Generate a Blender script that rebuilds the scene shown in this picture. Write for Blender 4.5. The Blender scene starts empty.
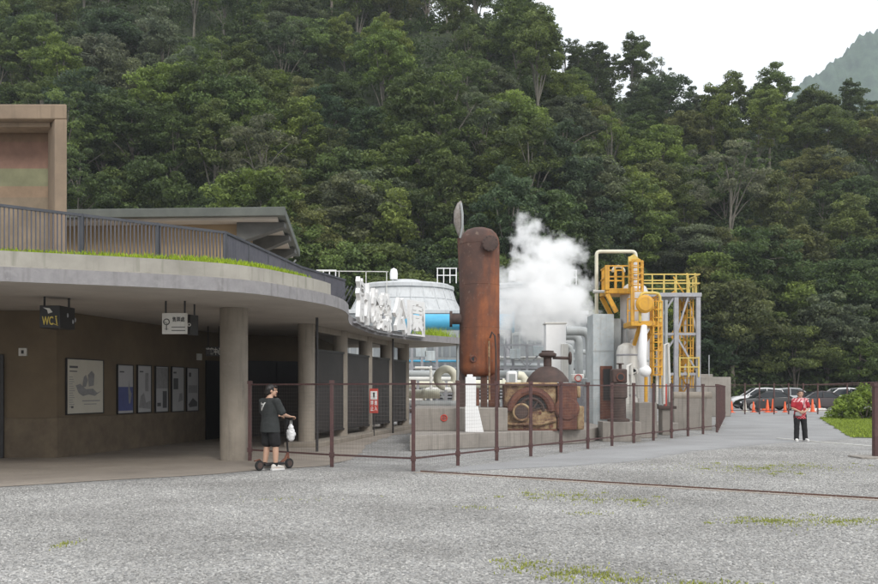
import bpy, bmesh, math, random
import numpy as np
from mathutils import Vector, Matrix
R = math.radians
S = bpy.context.scene
C = S.collection
F, CX, HY, EYE = 950.0, 439.0, 389.0, 1.6          # lens in photo pixels, horizon row, eye height

def XX(px, d): return (px - CX) * d / F
def ZZ(py, d): return EYE + (HY - py) * d / F
def W(px, py, d): return (XX(px, d), d, ZZ(py, d))

# ------------------------------------------------------------------ objects
OFF = {}
def tag(o, label=None, cat=None, group=None, kind=None):
    if label: o['label'] = label
    if cat: o['category'] = cat
    if group: o['group'] = group
    if kind: o['kind'] = kind
    return o

def thing(name, label, cat, loc=(0, 0, 0), rotz=0, group=None):
    o = bpy.data.objects.new(name, None); C.objects.link(o)
    o.location = loc; o.rotation_euler = (0, 0, rotz); o.empty_display_size = .2
    OFF[o.name] = Vector(loc)
    return tag(o, label, cat, group)

def smooth(me, ang=35):
    me.polygons.foreach_set('use_smooth', [True] * len(me.polygons))
    try: me.set_sharp_from_angle(angle=R(ang))
    except Exception: pass

class MB:
    def __init__(s): s.v = []; s.f = []; s.m = []; s.mi = 0
    def add(s, vs, fs):
        b = len(s.v); s.v.extend([tuple(p) for p in vs])
        for f in fs: s.f.append([b + i for i in f]); s.m.append(s.mi)
        return s
    def box(s, c, size, rz=0):
        x, y, z = [k / 2 for k in size]; cs, sn = math.cos(rz), math.sin(rz)
        vs = []
        for dz in (-z, z):
            for dx, dy in ((-x, -y), (x, -y), (x, y), (-x, y)):
                vs.append((c[0] + dx * cs - dy * sn, c[1] + dx * sn + dy * cs, c[2] + dz))
        return s.add(vs, [(3, 2, 1, 0), (4, 5, 6, 7), (0, 1, 5, 4), (1, 2, 6, 5), (2, 3, 7, 6), (3, 0, 4, 7)])
    def bb(s, x0, x1, y0, y1, z0, z1):
        return s.box(((x0 + x1) / 2, (y0 + y1) / 2, (z0 + z1) / 2), (x1 - x0, y1 - y0, z1 - z0))
    def bar(s, p, q, w, h=None):
        h = h or w; p, q = Vector(p), Vector(q); d = (q - p).normalized()
        up = Vector((0, 0, 1)) if abs(d.z) < .98 else Vector((0, 1, 0))
        u = d.cross(up).normalized(); n = u.cross(d)
        vs = [c + u * a * w / 2 + n * b * h / 2 for c in (p, q) for a, b in ((-1, -1), (1, -1), (1, 1), (-1, 1))]
        return s.add(vs, [(0, 1, 2, 3), (7, 6, 5, 4), (0, 4, 5, 1), (1, 5, 6, 2), (2, 6, 7, 3), (3, 7, 4, 0)])
    def tube(s, pts, r, n=10, closed=False, caps=True):
        pts = [Vector(p) for p in pts]; k = len(pts)
        rs = list(r) if hasattr(r, '__len__') else [r] * k
        vs = []; prev = None
        for i, p in enumerate(pts):
            a = pts[(i - 1) % k] if (i or closed) else p
            b = pts[(i + 1) % k] if (i < k - 1 or closed) else p
            d = (b - a).normalized()
            if prev is None:
                u = d.cross(Vector((0, 0, 1)))
                if u.length < .05: u = d.cross(Vector((0, 1, 0)))
            else: u = prev - d * prev.dot(d)
            u.normalize(); prev = u; w = d.cross(u)
            for j in range(n):
                t = 2 * math.pi * j / n
                vs.append(p + (u * math.cos(t) + w * math.sin(t)) * rs[i])
        fs = []
        for i in range(k if closed else k - 1):
            i2 = (i + 1) % k
            for j in range(n):
                j2 = (j + 1) % n
                fs.append((i * n + j, i * n + j2, i2 * n + j2, i2 * n + j))
        if caps and not closed:
            fs.append(tuple(range(n))[::-1]); fs.append(tuple((k - 1) * n + j for j in range(n)))
        return s.add(vs, fs)
    def lathe(s, prof, c=(0, 0, 0), n=24, axis='z'):
        vs = []; k = len(prof)
        for r, z in prof:
            for j in range(n):
                t = 2 * math.pi * j / n; a, b = r * math.cos(t), r * math.sin(t)
                p = (a, b, z) if axis == 'z' else ((a, z, b) if axis == 'y' else (z, a, b))
                vs.append((c[0] + p[0], c[1] + p[1], c[2] + p[2]))
        fs = []
        for i in range(k - 1):
            for j in range(n):
                j2 = (j + 1) % n
                q = (i * n + j, i * n + j2, (i + 1) * n + j2, (i + 1) * n + j)
                fs.append(q if axis != 'y' else q[::-1])
        if prof[0][0] > 1e-4: fs.append(tuple(range(n))[::-1])
        if prof[-1][0] > 1e-4: fs.append(tuple((k - 1) * n + j for j in range(n)))
        return s.add(vs, fs)
    def prism(s, poly, z0, z1):
        n = len(poly)
        vs = [(x, y, z0) for x, y in poly] + [(x, y, z1) for x, y in poly]
        fs = [tuple(range(n))[::-1], tuple(range(n, 2 * n))]
        for i in range(n):
            j = (i + 1) % n; fs.append((i, j, n + j, n + i))
        return s.add(vs, fs)
    def strip(s, path, z0, z1, th):
        """a thin upright band that follows a plan path, thickness to its outer side, one unbroken piece"""
        P = [Vector(p) for p in path]; Q = []
        for i, p in enumerate(P):
            d = (P[min(len(P) - 1, i + 1)] - P[max(0, i - 1)]).normalized(); Q.append(p + Vector((d.y, -d.x)) * th)
        vs = []
        for p, q in zip(P, Q): vs += [(p.x, p.y, z0), (q.x, q.y, z0), (q.x, q.y, z1), (p.x, p.y, z1)]
        fs = [(i * 4 + k, i * 4 + (k + 1) % 4, i * 4 + 4 + (k + 1) % 4, i * 4 + 4 + k) for i in range(len(P) - 1) for k in range(4)]
        n = len(P) * 4; fs += [(3, 2, 1, 0), (n - 4, n - 3, n - 2, n - 1)]
        return s.add(vs, fs)
    def ball(s, c, r, sc=(1, 1, 1), n=14, m=9):
        vs = [(c[0], c[1], c[2] - r * sc[2])]
        for i in range(1, m):
            a = math.pi * i / m - math.pi / 2
            for j in range(n):
                t = 2 * math.pi * j / n
                vs.append((c[0] + r * sc[0] * math.cos(a) * math.cos(t), c[1] + r * sc[1] * math.cos(a) * math.sin(t), c[2] + r * sc[2] * math.sin(a)))
        vs.append((c[0], c[1], c[2] + r * sc[2])); fs = []
        for j in range(n):
            fs.append((0, 1 + (j + 1) % n, 1 + j)); k = 1 + (m - 2) * n
            fs.append((len(vs) - 1, k + j, k + (j + 1) % n))
        for i in range(m - 2):
            for j in range(n):
                j2 = (j + 1) % n; fs.append((1 + i * n + j, 1 + i * n + j2, 1 + (i + 1) * n + j2, 1 + (i + 1) * n + j))
        return s.add(vs, fs)
    def torus(s, c, Rr, r, axis='y', n=24, m=8, a0=0, a1=360):
        pts = []
        full = abs(a1 - a0) >= 360
        for i in range(n + (0 if full else 1)):
            t = R(a0 + (a1 - a0) * i / n); a, b = Rr * math.cos(t), Rr * math.sin(t)
            p = {'y': (a, 0, b), 'z': (a, b, 0), 'x': (0, a, b)}[axis]
            pts.append((c[0] + p[0], c[1] + p[1], c[2] + p[2]))
        return s.tube(pts, r, m, closed=full)
    def build(s, name, mats, parent=None, bevel=0, sm=35):
        me = bpy.data.meshes.new(name)
        o = Vector((0, 0, 0)); p = parent
        if p is not None: o = OFF.get(p.name, o)
        me.from_pydata([(x - o.x, y - o.y, z - o.z) for x, y, z in s.v], [], s.f)
        mats = mats if isinstance(mats, (list, tuple)) else [mats]
        for k in mats: me.materials.append(k)
        me.polygons.foreach_set('material_index', s.m)
        if sm: smooth(me, sm)
        me.update()
        ob = bpy.data.objects.new(name, me); C.objects.link(ob)
        if parent is not None: ob.parent = parent
        OFF[ob.name] = o.copy()
        if bevel:
            b = ob.modifiers.new('edge', 'BEVEL'); b.width = bevel; b.segments = 2; b.limit_method = 'ANGLE'; b.angle_limit = R(40)
        return ob

def copy_tree(root, loc, rotz=None, label=None, group=None):
    c = root.copy(); C.objects.link(c); c.location = loc
    if rotz is not None: c.rotation_euler[2] = rotz
    if label: c['label'] = label
    if group: c['group'] = group
    for ch in list(root.children):
        k = ch.copy(); C.objects.link(k); k.parent = c
        for g in list(ch.children):
            q = g.copy(); C.objects.link(q); q.parent = k
    return c

# ------------------------------------------------------------------ materials
def new_mat(name):
    m = bpy.data.materials.new(name); m.use_nodes = True
    nt = m.node_tree; b = nt.nodes['Principled BSDF']
    return m, nt, b
def nd(nt, t, **kw):
    n = nt.nodes.new(t)
    for k, v in kw.items():
        if k.startswith('i_'): n.inputs[k[2:].replace('_', ' ')].default_value = v
        else: setattr(n, k, v)
    return n
def ramp(nt, stops, fac):
    r = nt.nodes.new('ShaderNodeValToRGB'); e = r.color_ramp.elements
    while len(e) < len(stops): e.new(.5)
    for el, (p, c) in zip(e, stops):
        el.position = p; el.color = (*c, 1) if len(c) == 3 else c
    nt.links.new(fac, r.inputs[0]); return r.outputs[0]
def mixc(nt, fac, a, b, mode='MIX'):
    n = nt.nodes.new('ShaderNodeMix'); n.data_type = 'RGBA'; n.blend_type = mode
    for sock, v in ((n.inputs[0], fac), (n.inputs[6], a), (n.inputs[7], b)):
        if isinstance(v, (int, float)): sock.default_value = v
        elif isinstance(v, tuple): sock.default_value = (*v, 1)
        else: nt.links.new(v, sock)
    return n.outputs[2]
def noise(nt, scale, detail=4, stretch=None, rough=.6, dist=0):
    tc = nt.nodes.new('ShaderNodeTexCoord'); v = tc.outputs['Object']
    if stretch:
        mp = nt.nodes.new('ShaderNodeMapping'); mp.inputs['Scale'].default_value = stretch
        nt.links.new(v, mp.inputs[0]); v = mp.outputs[0]
    n = nt.nodes.new('ShaderNodeTexNoise'); n.inputs['Scale'].default_value = scale; n.inputs['Detail'].default_value = detail
    n.inputs['Roughness'].default_value = rough; n.inputs['Distortion'].default_value = dist
    nt.links.new(v, n.inputs['Vector']); return n.outputs['Fac']
def bump(nt, b, h, strength=.3, dist=.02):
    n = nt.nodes.new('ShaderNodeBump'); n.inputs['Strength'].default_value = strength; n.inputs['Distance'].default_value = dist
    nt.links.new(h, n.inputs['Height']); nt.links.new(n.outputs[0], b.inputs['Normal'])

def worn(name, col, col2=None, rough=.6, metal=0, scale=2.0, streak=None, amount=.5, bmp=.15, dirt=None):
    """paint / concrete / metal with patchy wear; streak = colour of vertical run-off stains"""
    m, nt, b = new_mat(name)
    col2 = col2 or tuple(c * .72 for c in col)
    f = noise(nt, scale, 6, rough=.65)
    c = ramp(nt, [(.5 - amount * .35, col2), (.5 + amount * .35, col)], f)
    if streak:
        g = noise(nt, 3.0, 4, stretch=(2.2, 2.2, .18))
        k = ramp(nt, [(.52, (0, 0, 0)), (.72, (.75,) * 3)], g); c = mixc(nt, k, c, streak)
    if dirt:
        g = noise(nt, 9.0, 5); k = ramp(nt, [(.55, (0, 0, 0)), (.68, (.8,) * 3)], g); c = mixc(nt, k, c, dirt)
    nt.links.new(c, b.inputs['Base Color']); b.inputs['Roughness'].default_value = rough; b.inputs['Metallic'].default_value = metal
    if bmp: bump(nt, b, noise(nt, scale * 12, 4), bmp, .01)
    return m

M = {}
M['concrete'] = worn('concrete', (.34, .31, .275), (.24, .22, .195), .9, scale=1.2, streak=(.16, .145, .13))
M['soffit'] = worn('soffit', (.54, .50, .45), (.44, .405, .365), .9, scale=.8)
M['column'] = worn('column_concrete', (.33, .29, .24), (.25, .22, .182), .9, scale=1.5, streak=(.19, .168, .14), dirt=(.29, .26, .22))
M['fascia'] = worn('fascia', (.31, .298, .30), (.22, .212, .218), .9, scale=6, amount=.7, streak=(.17, .162, .162), dirt=(.29, .282, .282))
M['parapet'] = worn('parapet', (.40, .38, .335), (.275, .262, .23), .9, scale=1.0, streak=(.2, .2, .16))
M['innerwall'] = worn('inner_wall', (.175, .132, .083), (.125, .095, .062), .85, scale=.9)
M['innerlow'] = worn('inner_wall_low', (.19, .148, .10), (.13, .10, .07), .85, scale=2.2, amount=.4)
M['dark'] = worn('dark_panel', (.035, .033, .035), rough=.5, scale=2)
M['screen'] = worn('screen_panel', (.034, .029, .028), (.022, .02, .02), .6, scale=1.5)
M['black'] = worn('black_paint', (.018, .017, .018), rough=.4, scale=5, bmp=0)
M['railing'] = worn('railing_paint', (.12, .12, .145), (.085, .088, .108), .5, scale=3, bmp=0)
M['railtop'] = worn('railing_cap', (.07, .075, .09), rough=.5, scale=3, bmp=0)
M['white'] = worn('white_paint', (.86, .86, .855), (.80, .80, .795), .5, scale=3)
M['offwhite'] = worn('off_white', (.72, .71, .67), (.58, .57, .53), .55, scale=1.5, streak=(.5, .48, .43))
M['cream'] = worn('cream_paint', (.74, .72, .58), (.62, .60, .48), .5, scale=2)
M['grey'] = worn('grey_paint', (.40, .42, .42), (.31, .33, .33), .5, scale=2, streak=(.27, .27, .26))
M['palegrey'] = worn('pale_grey_steel', (.53, .57, .58), (.36, .41, .43), .5, scale=1.6, streak=(.30, .31, .31), dirt=(.42, .41, .38))
M['steel'] = worn('galvanised_steel', (.40, .40, .42), (.30, .30, .32), .45, metal=.3, scale=4)
M['tank'] = worn('tank_grey', (.66, .65, .64), (.52, .51, .50), .5, scale=1.2, streak=(.42, .38, .33))
M['yellow'] = worn('yellow_paint', (.74, .40, .035), (.56, .29, .03), .55, scale=3, streak=(.40, .20, .05), dirt=(.45, .24, .06))
M['paleyellow'] = worn('pale_yellow_paint', (.70, .52, .12), (.55, .42, .12), .5, scale=4)
M['blue'] = worn('blue_pipe_paint', (.09, .44, .68), (.07, .38, .60), .45, scale=2)
M['fence'] = worn('fence_oxide_red', (.092, .04, .038), (.06, .03, .029), .6, scale=6, dirt=(.12, .07, .055))
M['rustpost'] = worn('rust_brown', (.13, .065, .045), (.08, .042, .034), .8, scale=4)
M['rustdark'] = worn('rust_dark', (.095, .06, .05), (.055, .04, .036), .85, scale=5)
M['orange'] = worn('orange_plastic', (.80, .13, .03), (.70, .10, .025), .45, scale=5, bmp=0)
M['red'] = worn('red_paint', (.62, .07, .05), rough=.45, scale=4, bmp=0)
M['tyre'] = worn('tyre_rubber', (.02, .02, .02), rough=.8, scale=20, bmp=0)
M['chrome'] = worn('alloy', (.5, .5, .5), rough=.3, metal=.9, scale=8, bmp=0)
M['text_black'] = worn('black_lettering', (.03, .03, .03), rough=.5, bmp=0)
M['text_yellow'] = worn('yellow_lettering', (.80, .62, .12), rough=.5, bmp=0)
M['paper'] = worn('poster_paper', (.60, .575, .49), (.54, .515, .44), .6, scale=2, bmp=0)
M['paperwhite'] = worn('poster_white', (.47, .47, .48), (.42, .42, .43), .6, scale=2, bmp=0)
M['printgrey'] = worn('print_grey', (.34, .34, .34), (.20, .20, .205), .6, scale=6, amount=.8, bmp=0)
M['printblue'] = worn('print_blue', (.10, .12, .29), (.08, .095, .23), .6, scale=3, bmp=0)
M['roofgreen'] = worn('roof_edge', (.135, .145, .13), (.09, .10, .09), .8, scale=1.5)
M['pavwall'] = worn('pavilion_wall', (.32, .235, .135), (.26, .19, .115), .85, scale=1)
M['beamdark'] = worn('cantilever_beam', (.11, .11, .105), (.07, .072, .07), .8, scale=2)
M['towergrey'] = worn('tower_casing', (.27, .29, .30), (.2, .215, .225), .6, scale=1.2, streak=(.17, .175, .18))
M['cowl'] = worn('weathered_cowl', (.33, .31, .29), (.15, .12, .1), .7, scale=4, dirt=(.12, .08, .06))
M['towerwhite'] = worn('tower_shell', (.60, .615, .62), (.50, .515, .525), .55, scale=1.5, streak=(.42, .43, .43))
M['printdark'] = worn('print_dark', (.12, .12, .125), (.08, .08, .085), .6, scale=6, bmp=0)
M['wire'] = worn('fence_wire', (.20, .17, .155), rough=.6, metal=.3, scale=9, bmp=0)

M['pavtrim'] = worn('brown_trim_concrete', (.27, .205, .145), (.195, .148, .108), .9, scale=1.3, streak=(.15, .115, .085))

def rust_vessel():
    m, nt, b = new_mat('rusted_steel_vessel')
    tc = nt.nodes.new('ShaderNodeTexCoord'); sx = nt.nodes.new('ShaderNodeSeparateXYZ'); nt.links.new(tc.outputs['Object'], sx.inputs[0])
    f = noise(nt, 1.6, 7, rough=.7)
    dark = ramp(nt, [(.3, (.055, .034, .03)), (.55, (.095, .05, .038)), (.75, (.15, .075, .05))], f)
    oran = ramp(nt, [(.25, (.13, .048, .03)), (.5, (.235, .078, .033)), (.75, (.34, .115, .042))], f)
    # orange bloom: on one side and low down the shell, its edge broken by noise
    mx = nt.nodes.new('ShaderNodeMath'); mx.operation = 'MULTIPLY_ADD'; mx.inputs[1].default_value = .75; mx.inputs[2].default_value = .45
    nt.links.new(sx.outputs[0], mx.inputs[0])
    mz = nt.nodes.new('ShaderNodeMath'); mz.operation = 'MULTIPLY_ADD'; mz.inputs[1].default_value = -.20; mz.inputs[2].default_value = .83
    nt.links.new(sx.outputs[2], mz.inputs[0])
    ad = nt.nodes.new('ShaderNodeMath'); ad.operation = 'ADD'; nt.links.new(mx.outputs[0], ad.inputs[0]); nt.links.new(mz.outputs[0], ad.inputs[1])
    st = noise(nt, 2.2, 5, stretch=(1.5, 1.5, .25))
    a2 = nt.nodes.new('ShaderNodeMath'); a2.operation = 'MULTIPLY'; nt.links.new(ad.outputs[0], a2.inputs[0]); nt.links.new(st, a2.inputs[1])
    k = ramp(nt, [(.18, (0, 0, 0)), (.5, (1, 1, 1))], a2.outputs[0])
    c = mixc(nt, k, dark, oran)
    g = noise(nt, 7, 6); kk = ramp(nt, [(.6, (0, 0, 0)), (.7, (.5,) * 3)], g); c = mixc(nt, kk, c, (.22, .17, .13))
    nt.links.new(c, b.inputs['Base Color']); b.inputs['Roughness'].default_value = .8
    bump(nt, b, noise(nt, 18, 5), .25, .01); return m
M['vessel'] = rust_vessel()
def rust_machine():
    m, nt, b = new_mat('flaking_yellow_rust')
    f = noise(nt, 2.6, 8, rough=.72)
    c = ramp(nt, [(.34, (.085, .045, .034)), (.45, (.17, .095, .06)), (.5, (.27, .175, .095)), (.58, (.38, .275, .15)), (.7, (.46, .38, .25))], f)
    nt.links.new(c, b.inputs['Base Color']); b.inputs['Roughness'].default_value = .8
    bump(nt, b, f, .4, .02); return m
M['machine'] = rust_machine()
def rust_red():
    m, nt, b = new_mat('rust_red_casing')
    f = noise(nt, 3.4, 8, rough=.7)
    c = ramp(nt, [(.3, (.05, .026, .024)), (.5, (.125, .05, .036)), (.68, (.2, .085, .05)), (.8, (.36, .26, .16))], f)
    nt.links.new(c, b.inputs['Base Color']); b.inputs['Roughness'].default_value = .85
    bump(nt, b, f, .4, .02); return m
M['rust'] = rust_red()

def banded():
    m, nt, b = new_mat('rammed_band_wall')
    tc = nt.nodes.new('ShaderNodeTexCoord'); sx = nt.nodes.new('ShaderNodeSeparateXYZ'); nt.links.new(tc.outputs['Object'], sx.inputs[0])
    mr = nt.nodes.new('ShaderNodeMapRange'); mr.inputs['From Min'].default_value = -.1; mr.inputs['From Max'].default_value = 4.9
    nt.links.new(sx.outputs[2], mr.inputs[0])
    r = nt.nodes.new('ShaderNodeValToRGB'); r.color_ramp.interpolation = 'CONSTANT'; e = r.color_ramp.elements
    stops = [(0, (.24, .19, .135)), (.545, (.28, .20, .135)), (.60, (.215, .215, .13)), (.685, (.24, .145, .11)), (.815, (.215, .145, .10)), (.9, (.18, .125, .09))]
    while len(e) < len(stops): e.new(.5)
    for el, (p, c) in zip(e, stops): el.position = p; el.color = (*c, 1)
    nt.links.new(mr.outputs[0], r.inputs[0])
    f = noise(nt, 2.5, 6); k = ramp(nt, [(.3, (.75,) * 3), (.7, (1.1,) * 3)], f)
    c = mixc(nt, 1.0, r.outputs[0], k, 'MULTIPLY')
    nt.links.new(c, b.inputs['Base Color']); b.inputs['Roughness'].default_value = .9; bump(nt, b, noise(nt, 14, 5), .2, .01); return m
M['banded'] = banded()

def gravel_mat():
    m, nt, b = new_mat('gravel_ground')
    tc = nt.nodes.new('ShaderNodeTexCoord')
    vo = nd(nt, 'ShaderNodeTexVoronoi', i_Scale=34.0); nt.links.new(tc.outputs['Object'], vo.inputs['Vector'])
    sp = nt.nodes.new('ShaderNodeSeparateColor'); nt.links.new(vo.outputs['Color'], sp.inputs[0])
    c = ramp(nt, [(0, (.17, .17, .168)), (.3, (.24, .236, .23)), (.6, (.32, .314, .305)), (.9, (.39, .381, .368)), (1, (.5, .49, .475))], sp.outputs[0])
    big = ramp(nt, [(.32, (.74, .735, .72)), (.66, (1.1, 1.1, 1.09))], noise(nt, .45, 5))
    c = mixc(nt, 1.0, c, big, 'MULTIPLY')
    nt.links.new(c, b.inputs['Base Color']); b.inputs['Roughness'].default_value = .9
    bump(nt, b, vo.outputs['Distance'], .5, -.015); return m
M['gravel'] = gravel_mat()
def pebble_mat():
    m, nt, b = new_mat('gravel_stone')
    oi = nt.nodes.new('ShaderNodeObjectInfo')
    c = ramp(nt, [(0, (.18, .178, .174)), (.25, (.265, .26, .252)), (.6, (.335, .328, .317)), (.9, (.405, .396, .382)), (1, (.54, .53, .51))], oi.outputs['Random'])
    ge = nt.nodes.new('ShaderNodeNewGeometry'); nz = nt.nodes.new('ShaderNodeTexNoise'); nz.inputs['Scale'].default_value = .45; nz.inputs['Detail'].default_value = 5
    nt.links.new(ge.outputs['Position'], nz.inputs['Vector']); k = ramp(nt, [(.32, (.74, .735, .72)), (.66, (1.1, 1.1, 1.09))], nz.outputs['Fac']); c = mixc(nt, 1.0, c, k, 'MULTIPLY')
    nt.links.new(c, b.inputs['Base Color']); b.inputs['Roughness'].default_value = .9; return m
M['pebble'] = pebble_mat()
def asphalt_mat():
    m, nt, b = new_mat('worn_paving')
    f = noise(nt, 60, 3); g = noise(nt, .5, 5)
    c = ramp(nt, [(.3, (.22, .22, .222)), (.7, (.36, .36, .36))], f)
    k = ramp(nt, [(.35, (.82, .81, .8)), (.65, (1.05, 1.05, 1.05))], g); c = mixc(nt, 1.0, c, k, 'MULTIPLY')
    nt.links.new(c, b.inputs['Base Color']); b.inputs['Roughness'].default_value = .85; bump(nt, b, f, .3, .01); return m
M['asphalt'] = asphalt_mat()
M['patio'] = worn('patio_concrete', (.36, .312, .262), (.26, .225, .19), .8, scale=.8, dirt=(.24, .22, .2))

def leaf_mat(name, use_obj=True, base=(.06, .1, .03)):
    m, nt, b = new_mat(name)
    at = nt.nodes.new('ShaderNodeAttribute'); at.attribute_name = 'tint'
    sp = nt.nodes.new('ShaderNodeSeparateColor'); nt.links.new(at.outputs['Color'], sp.inputs[0])
    if use_obj:
        oi = nt.nodes.new('ShaderNodeObjectInfo'); col = oi.outputs['Color']
    else:
        rgb = nt.nodes.new('ShaderNodeRGB'); rgb.outputs[0].default_value = (*base, 1); col = rgb.outputs[0]
    k = ramp(nt, [(0, (.68, .74, .72)), (.5, (1, 1, 1)), (1, (1.42, 1.42, 1.25))], sp.outputs[0])
    c = mixc(nt, 1.0, col, k, 'MULTIPLY')
    k2 = ramp(nt, [(0, (.7, .72, .75)), (1, (1.3, 1.28, 1.2))], sp.outputs[1])
    c = mixc(nt, 1.0, c, k2, 'MULTIPLY')
    nt.links.new(c, b.inputs['Base Color']); b.inputs['Roughness'].default_value = .55
    b.inputs['Specular IOR Level'].default_value = .3
    tr = nt.nodes.new('ShaderNodeBsdfTranslucent'); nt.links.new(c, tr.inputs['Color'])
    mx = nt.nodes.new('ShaderNodeMixShader'); mx.inputs[0].default_value = .42
    out = nt.nodes['Material Output']
    nt.links.new(b.outputs[0], mx.inputs[1]); nt.links.new(tr.outputs[0], mx.inputs[2]); nt.links.new(mx.outputs[0], out.inputs[0]); return m
M['leaf'] = leaf_mat('tree_leaves')
M['under'] = leaf_mat('undergrowth_leaves', False, (.08, .118, .04))
M['bush'] = leaf_mat('bush_leaves', False, (.22, .29, .06))
M['lawn'] = leaf_mat('lawn_blades', False, (.27, .34, .06))
M['roofgrass'] = leaf_mat('roof_grass_blades', False, (.32, .42, .035))
M['drygrass'] = leaf_mat('thin_grass_blades', False, (.32, .34, .09))
M['bark'] = worn('bark', (.24, .21, .17), (.12, .10, .08), .9, scale=3)
M['barkpale'] = worn('bark_pale', (.20, .185, .15), (.11, .10, .08), .9, scale=3)
def hill_mat(name, a, b_, sc):
    m, nt, b = new_mat(name)
    c = ramp(nt, [(.35, a), (.65, b_)], noise(nt, sc, 8, rough=.7)); nt.links.new(c, b.inputs['Base Color']); b.inputs['Roughness'].default_value = 1
    bump(nt, b, noise(nt, sc * 3, 6), 1, .5); return m
M['hill'] = hill_mat('hillside_floor', (.02, .03, .012), (.05, .065, .022), .4)
M['farhill'] = hill_mat('far_forest', (.022, .048, .036), (.075, .125, .08), .07)
M['soil'] = hill_mat('lawn_ground', (.10, .13, .04), (.17, .22, .06), 2.0)

# ------------------------------------------------------------------ camera, light, sky
cam = bpy.data.cameras.new('camera'); co = bpy.data.objects.new('camera', cam); C.objects.link(co)
co.location = (0, 0, EYE); co.rotation_euler = (R(90), 0, 0)
cam.sensor_width = 36; cam.lens = F / 878 * 36; cam.shift_y = (HY - 292) / 878; cam.clip_end = 5000; cam.clip_start = .1
S.camera = co
sun_dir = Vector((.42, -.95, .72)).normalized()       # towards the sun
sd = bpy.data.lights.new('sun', 'SUN'); sd.energy = 1.5; sd.angle = R(14); sd.color = (1, .96, .9)
so = bpy.data.objects.new('sun', sd); C.objects.link(so); so.rotation_euler = sun_dir.to_track_quat('Z', 'Y').to_euler()
w = bpy.data.worlds.new('World'); S.world = w; w.use_nodes = True; nt = w.node_tree
bg = nt.nodes['Background']; bg.inputs['Strength'].default_value = .12
sky = nt.nodes.new('ShaderNodeTexSky'); sky.sky_type = 'NISHITA'; sky.sun_disc = False
sky.sun_elevation = math.asin(sun_dir.z); sky.sun_rotation = math.atan2(sun_dir.x, sun_dir.y)
# thick cloud over the clear sky: brighter overhead than at the horizon
tc = nt.nodes.new('ShaderNodeTexCoord'); sx = nt.nodes.new('ShaderNodeSeparateXYZ'); nt.links.new(tc.outputs['Generated'], sx.inputs[0])
cl = ramp(nt, [(0, (9.4, 9.5, 9.6)), (.25, (10.4, 10.5, 10.6)), (1, (15.0, 15.2, 15.4))], sx.outputs[2])
cn = nt.nodes.new('ShaderNodeTexNoise'); cn.inputs['Scale'].default_value = 2.2; cn.inputs['Detail'].default_value = 5; nt.links.new(tc.outputs['Generated'], cn.inputs['Vector'])
ck = ramp(nt, [(.3, (.92, .93, .95)), (.7, (1.06, 1.06, 1.06))], cn.outputs['Fac'])
cl = mixc(nt, 1.0, cl, ck, 'MULTIPLY')
nt.links.new(mixc(nt, .88, sky.outputs[0], cl), bg.inputs['Color'])
vs = S.view_settings; vs.view_transform = 'Standard'; vs.look = 'None'; vs.gamma = 1; vs.exposure = 0.0; vs.use_curve_mapping = False
S.render.engine = 'CYCLES'
cy = S.cycles
cy.use_denoising = True
cy.max_bounces = 16; cy.diffuse_bounces = 4; cy.glossy_bounces = 2; cy.transmission_bounces = 4; cy.volume_bounces = 14; cy.transparent_max_bounces = 8
cy.caustics_reflective = False; cy.caustics_refractive = False

# ------------------------------------------------------------------ ground
def struct(o): o['kind'] = 'structure'; return o
b = MB(); b.add([(-900, -60, 0), (900, -60, 0), (900, 1300, 0), (-900, 1300, 0)], [(0, 1, 2, 3)])
struct(b.build('ground', M['gravel']))

def sheet(name, poly, z, m, jit=0, seed=1, step=.6):
    rnd = random.Random(seed); pts = []
    for a, c in zip(poly, poly[1:] + poly[:1]):
        a, c = Vector(a), Vector(c); n = max(1, int((c - a).length / step)) if jit else 1
        for i in range(n):
            p = a.lerp(c, i / n)
            if jit: p = p + Vector((rnd.uniform(-jit, jit), rnd.uniform(-jit, jit)))
            pts.append((p.x, p.y))
    b = MB(); b.add([(x, y, z) for x, y in pts], [tuple(range(len(pts)))])
    me = b.build(name, m, sm=0); bm = bmesh.new(); bm.from_mesh(me.data); bmesh.ops.triangulate(bm, faces=bm.faces)
    for f in bm.faces:
        if f.normal.z < 0: f.normal_flip()
    bm.to_mesh(me.data); bm.free(); return struct(me)
sheet('path', [(-.6, 17.9), (-.2, 18.4), (10.2, 34.6), (18.0, 59), (19, 90), (40, 90), (27, 60), (20.8, 52), (13.2, 30.3), (9.4, 27.5), (6.5, 24.5), (4.4, 21.2), (2.6, 19.6)], .004, M['asphalt'], .12)
sheet('patio', [(-20, 11.6), (-9.5, 14.9), (-7.2, 15.5), (-4.6, 17.4), (-3.4, 18.9), (-2.4, 19.7), (-1.9, 22), (-2.1, 26.5), (-1.6, 33), (1.0, 38.5), (1.0, 43), (-20, 43)], .008, M['patio'], .1, 3)
sheet('car_park', [(19.2, 62), (60, 62), (60, 88.5), (19.2, 88.5)], .008, M['asphalt'])
b = MB(); b.bar((10.9, 30.6, .012), (12.2, 25.6, .012), .1, .024)
struct(b.build('kerb_strip', M['offwhite']))
# lawn bank
sheet('lawn', [(20.9, 52.2), (13.6, 31.2), (15.5, 30), (30, 34), (36, 60), (27.5, 60)], .012, M['soil'], .15, 5)

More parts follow.
